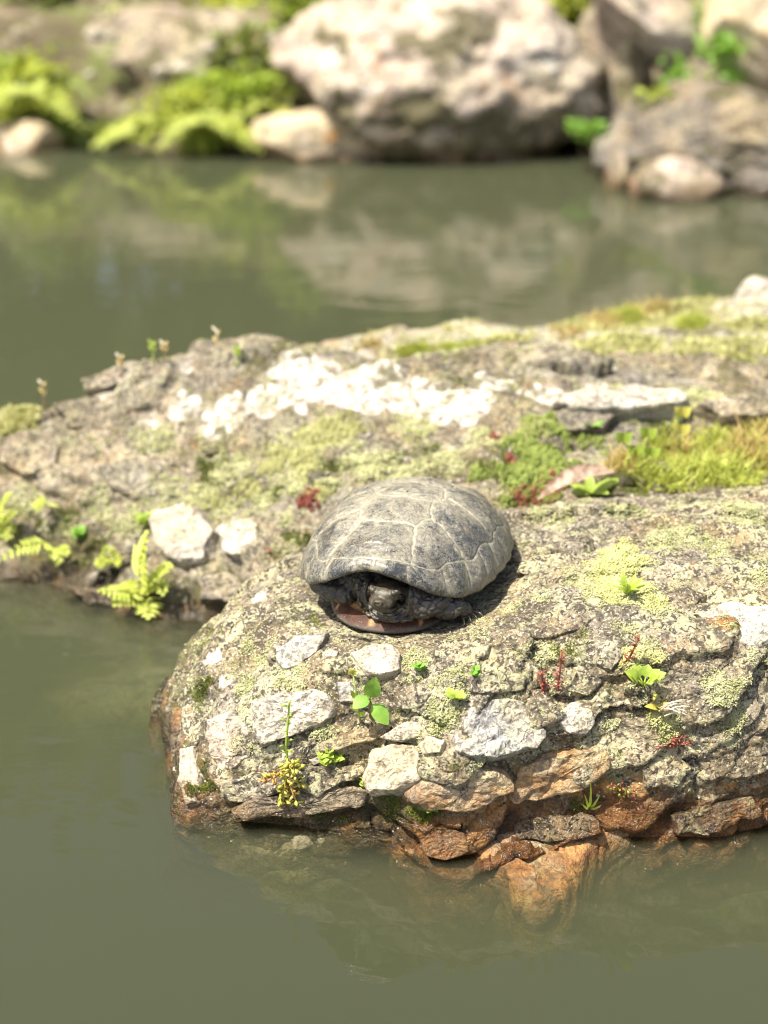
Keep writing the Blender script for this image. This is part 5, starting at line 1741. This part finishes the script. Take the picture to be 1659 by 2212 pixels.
def leaf_mass(name, c, r, count, size, mat, label, cat, seed, stems=3, group=None, trunk=None):
    """bush or tree crown: leaf blades through the volume, on stems"""
    rs = np.random.RandomState(seed)
    c = np.array(c, float)
    g = ground(c[0], c[1])
    e = empty(name, (c[0], c[1], g), label, cat, group)
    p = np.array([c[0], c[1], g])
    # clumps
    k = max(5, count // 160)
    cl = rs.normal(size=(k, 3)); cl = cl / np.linalg.norm(cl, axis=1)[:, None] * (rs.rand(k, 1) ** .4) * .8
    ci = rs.randint(0, k, count)
    q_ = cl[ci] + rs.normal(size=(count, 3)) * .20
    C0 = c + q_ * np.array(r)
    d = rs.normal(size=(count, 3)) * (1, 1, .6) + q_ * .8
    d /= np.linalg.norm(d, axis=1)[:, None]
    s = np.cross(d, rs.normal(size=(count, 3)) * .5 + (0, 0, 1)); s /= np.linalg.norm(s, axis=1)[:, None]
    nn = np.cross(s, d)
    L = size * rs.uniform(.6, 1.3, (count, 1))
    W = L * .30
    V_ = np.stack([C0, C0 + d * L * .5 + s * W + nn * W * .25, C0 + d * L, C0 + d * L * .5 - s * W + nn * W * .25, C0 + d * L * .5], 1).reshape(-1, 3) - p
    b = (np.arange(count) * 5)[:, None]
    F_ = np.concatenate([b + [0, 1, 4], b + [1, 2, 4], b + [4, 2, 3], b + [0, 4, 3]])
    link("crown" if trunk else "foliage", mesh_arrays(name, V_, F_), mat, e)
    if trunk:
        mb = MB()
        top = c + np.array([0, 0, r[2] * .5])
        mb.tube([p - np.array([0, 0, .1]), p * .5 + top * .5 + rs.normal(size=3) * .05, top], trunk, trunk * .35, 8)
        mb.build("trunk", M['bark'], e, p)
        for k2 in range(6):
            t0 = p * .45 + top * .55
            mb = MB(); mb.tube([t0, t0 + (cl[k2 % k] * np.array(r)) * .5 + (0, 0, .1), c + cl[k2 % k] * np.array(r)], trunk * .4, trunk * .12, 6); mb.build("limb", M['bark'], e, p)
    else:
        for k2 in range(stems):
            mb = MB(); mb.tube([p - np.array([0, 0, .02]), c + cl[k2] * np.array(r) * .6], size * .10, size * .04, 5); mb.build("stem", M['brownstem'], e, p)
    return e


leaf_mass("bush", at_y(500, 225, 3.95), (.20, .10, .10), 1000, .032, M['lime'], "leafy lime undergrowth between the overhanging ferns and the low tan rock", "bush", 71)
leaf_mass("bush", at_y(90, 200, 4.08), (.20, .10, .14), 900, .034, M['lime'], "leafy lime undergrowth around the fern mass by the grey bank rock", "bush", 72)
leaf_mass("bush", at_y(480, 120, 4.12), (.16, .08, .08), 500, .030, M['midgreen'], "mid green undergrowth in front of the broad brown rock", "bush", 73)
leaf_mass("bush", at_y(620, 30, 4.2), (.12, .1, .14), 600, .036, M['lime'], "lime leafy tuft against the large pale boulder's side", "bush", 74)
leaf_mass("bush", at_y(1272, 295, 3.62), (.045, .05, .04), 160, .022, M['green'], "small green tuft in the dark gap beside the large pale boulder", "plant", 75)
leaf_mass("bush", at_y(1520, 150, 3.62), (.09, .06, .07), 420, .028, M['green'], "bright green tuft growing above the spotted boulder", "plant", 76)
leaf_mass("bush", at_y(400, 250, 3.88), (.18, .08, .09), 700, .026, M['fern'], "airy yellow-green undergrowth among the overhanging ferns", "bush", 77)
bz = lambda x, y, h: (x, y, ground(x, y) + h)
leaf_mass("bush", at_y(560, 45, 4.45), (.20, .16, .16), 900, .055, M['fern'], "bright leafy bush above the ferns, beside the large boulder's shoulder", "bush", 61)
leaf_mass("bush", at_y(40, 40, 4.6), (.24, .18, .20), 900, .06, M['midgreen'], "mid green bush behind the grey bank rock", "bush", 62)
leaf_mass("bush", at_y(230, -20, 4.7), (.30, .2, .16), 900, .06, M['darkgreen'], "dark leafy bush over the broad brown rock", "bush", 63)
leaf_mass("bush", at_y(60, 170, 4.05), (.12, .08, .10), 420, .045, M['fern'], "low lime bush among ferns at the bank's grassy end", "bush", 64)
leaf_mass("bush", at_y(350, 60, 4.36), (.22, .08, .05), 420, .035, M['lichen_y'], "mossy yellow-green growth on top of the broad brown rock", "plant", 65)
leaf_mass("bush", at_y(1560, 110, 3.86), (.10, .08, .07), 320, .04, M['green'], "green tuft between tilted slab and orange-tan boulder", "plant", 66)
leaf_mass("bush", at_y(1500, 210, 3.55), (.14, .07, .03), 320, .028, M['mossbright'], "yellow-green moss tuft on the spotted boulder's top", "plant", 67)
leaf_mass("bush", at_y(200, 285, 3.98), (.16, .05, .04), 360, .03, M['midgreen'], "low green growth at the far waterline beside the flat tan stone", "plant", 68)
leaf_mass("bush", at_y(1230, 15, 4.35), (.14, .1, .10), 360, .045, M['fern'], "lime tuft behind the large boulder's far shoulder", "plant", 69)
for k, (x, y, h, r_, m_, lab) in enumerate(((-1.9, 4.9, .6, .65, 'midgreen', "rounded green shrub up the bank over the ferns"), (-.9, 5.2, .65, .7, 'darkgreen', "dark shrub up the bank behind the brown rock"), (.1, 5.4, .6, .65, 'midgreen', "green shrub up the bank behind the large boulder"),
                                       (1.0, 5.4, .7, .7, 'darkgreen', "dark shrub up the bank behind the tilted slab"), (2.0, 5.2, .7, .7, 'midgreen', "green shrub up the bank behind the orange-tan boulder"),
                                       (-1.4, 5.7, .7, .75, 'midgreen', "green shrub filling the gap between two shrubs over the ferns"), (-2.4, 6.2, .8, .9, 'darkgreen', "broad dark thicket in the second row beyond the green shrub"), (-1.45, 6.6, .9, .9, 'darkgreen', "dark thicket in the second row over the gap-filling shrub"), (-.4, 6.3, .8, .9, 'darkgreen', "broad dark thicket in the second row behind the brown rock's shrub"), (1.5, 6.3, .8, .9, 'darkgreen', "broad dark thicket in the second row behind the slab's shrub"))):
    leaf_mass("shrub", bz(x, y, h), (r_, .35, r_ * .8), 4600, .13, M[m_], lab, "shrub", 80 + k)
for k, (x, y, h, r_, m_) in enumerate(((-3.6, 7.0, 1.7, 1.5, 'darkgreen'), (-2.2, 7.6, 1.9, 1.6, 'midgreen'), (-.9, 7.2, 1.6, 1.5, 'darkgreen'), (.4, 7.8, 1.9, 1.6, 'midgreen'), (1.7, 7.2, 1.7, 1.5, 'darkgreen'), (3.1, 7.7, 1.9, 1.7, 'midgreen'), (4.6, 7.2, 1.7, 1.6, 'darkgreen'), (-5.2, 7.6, 1.9, 1.7, 'midgreen'))):
    leaf_mass("tree", bz(x, y, h), (r_, 1.0, r_ * .9), 5200, .22, M[m_], "leafy tree on the bank beyond the shrubs, mirrored in the pond", "tree", 90 + k, group="trees behind the pond", trunk=.10)
# white pebbles scattered on the bank
k = 0
for (x, y, Y, s) in ((205, 75, 4.1, .022), (240, 78, 4.1, .016), (395, 150, 4.0, .024), (350, 155, 4.0, .02), (455, 105, 4.0, .018), (195, 160, 4.0, .014), (590, 80, 3.98, .014), (625, 70, 3.98, .016), (575, 180, 3.95, .02)):
    o, v = blob("pebble", at_y(x, y, Y), (s * 1.2, s, s * .9), 300 + k, M['quartz'], None, 3, 5, .1, 0, label="small white pebble on the mossy bank by the broad brown rock", cat="pebble", group="white pebbles on the far bank")
    k += 1
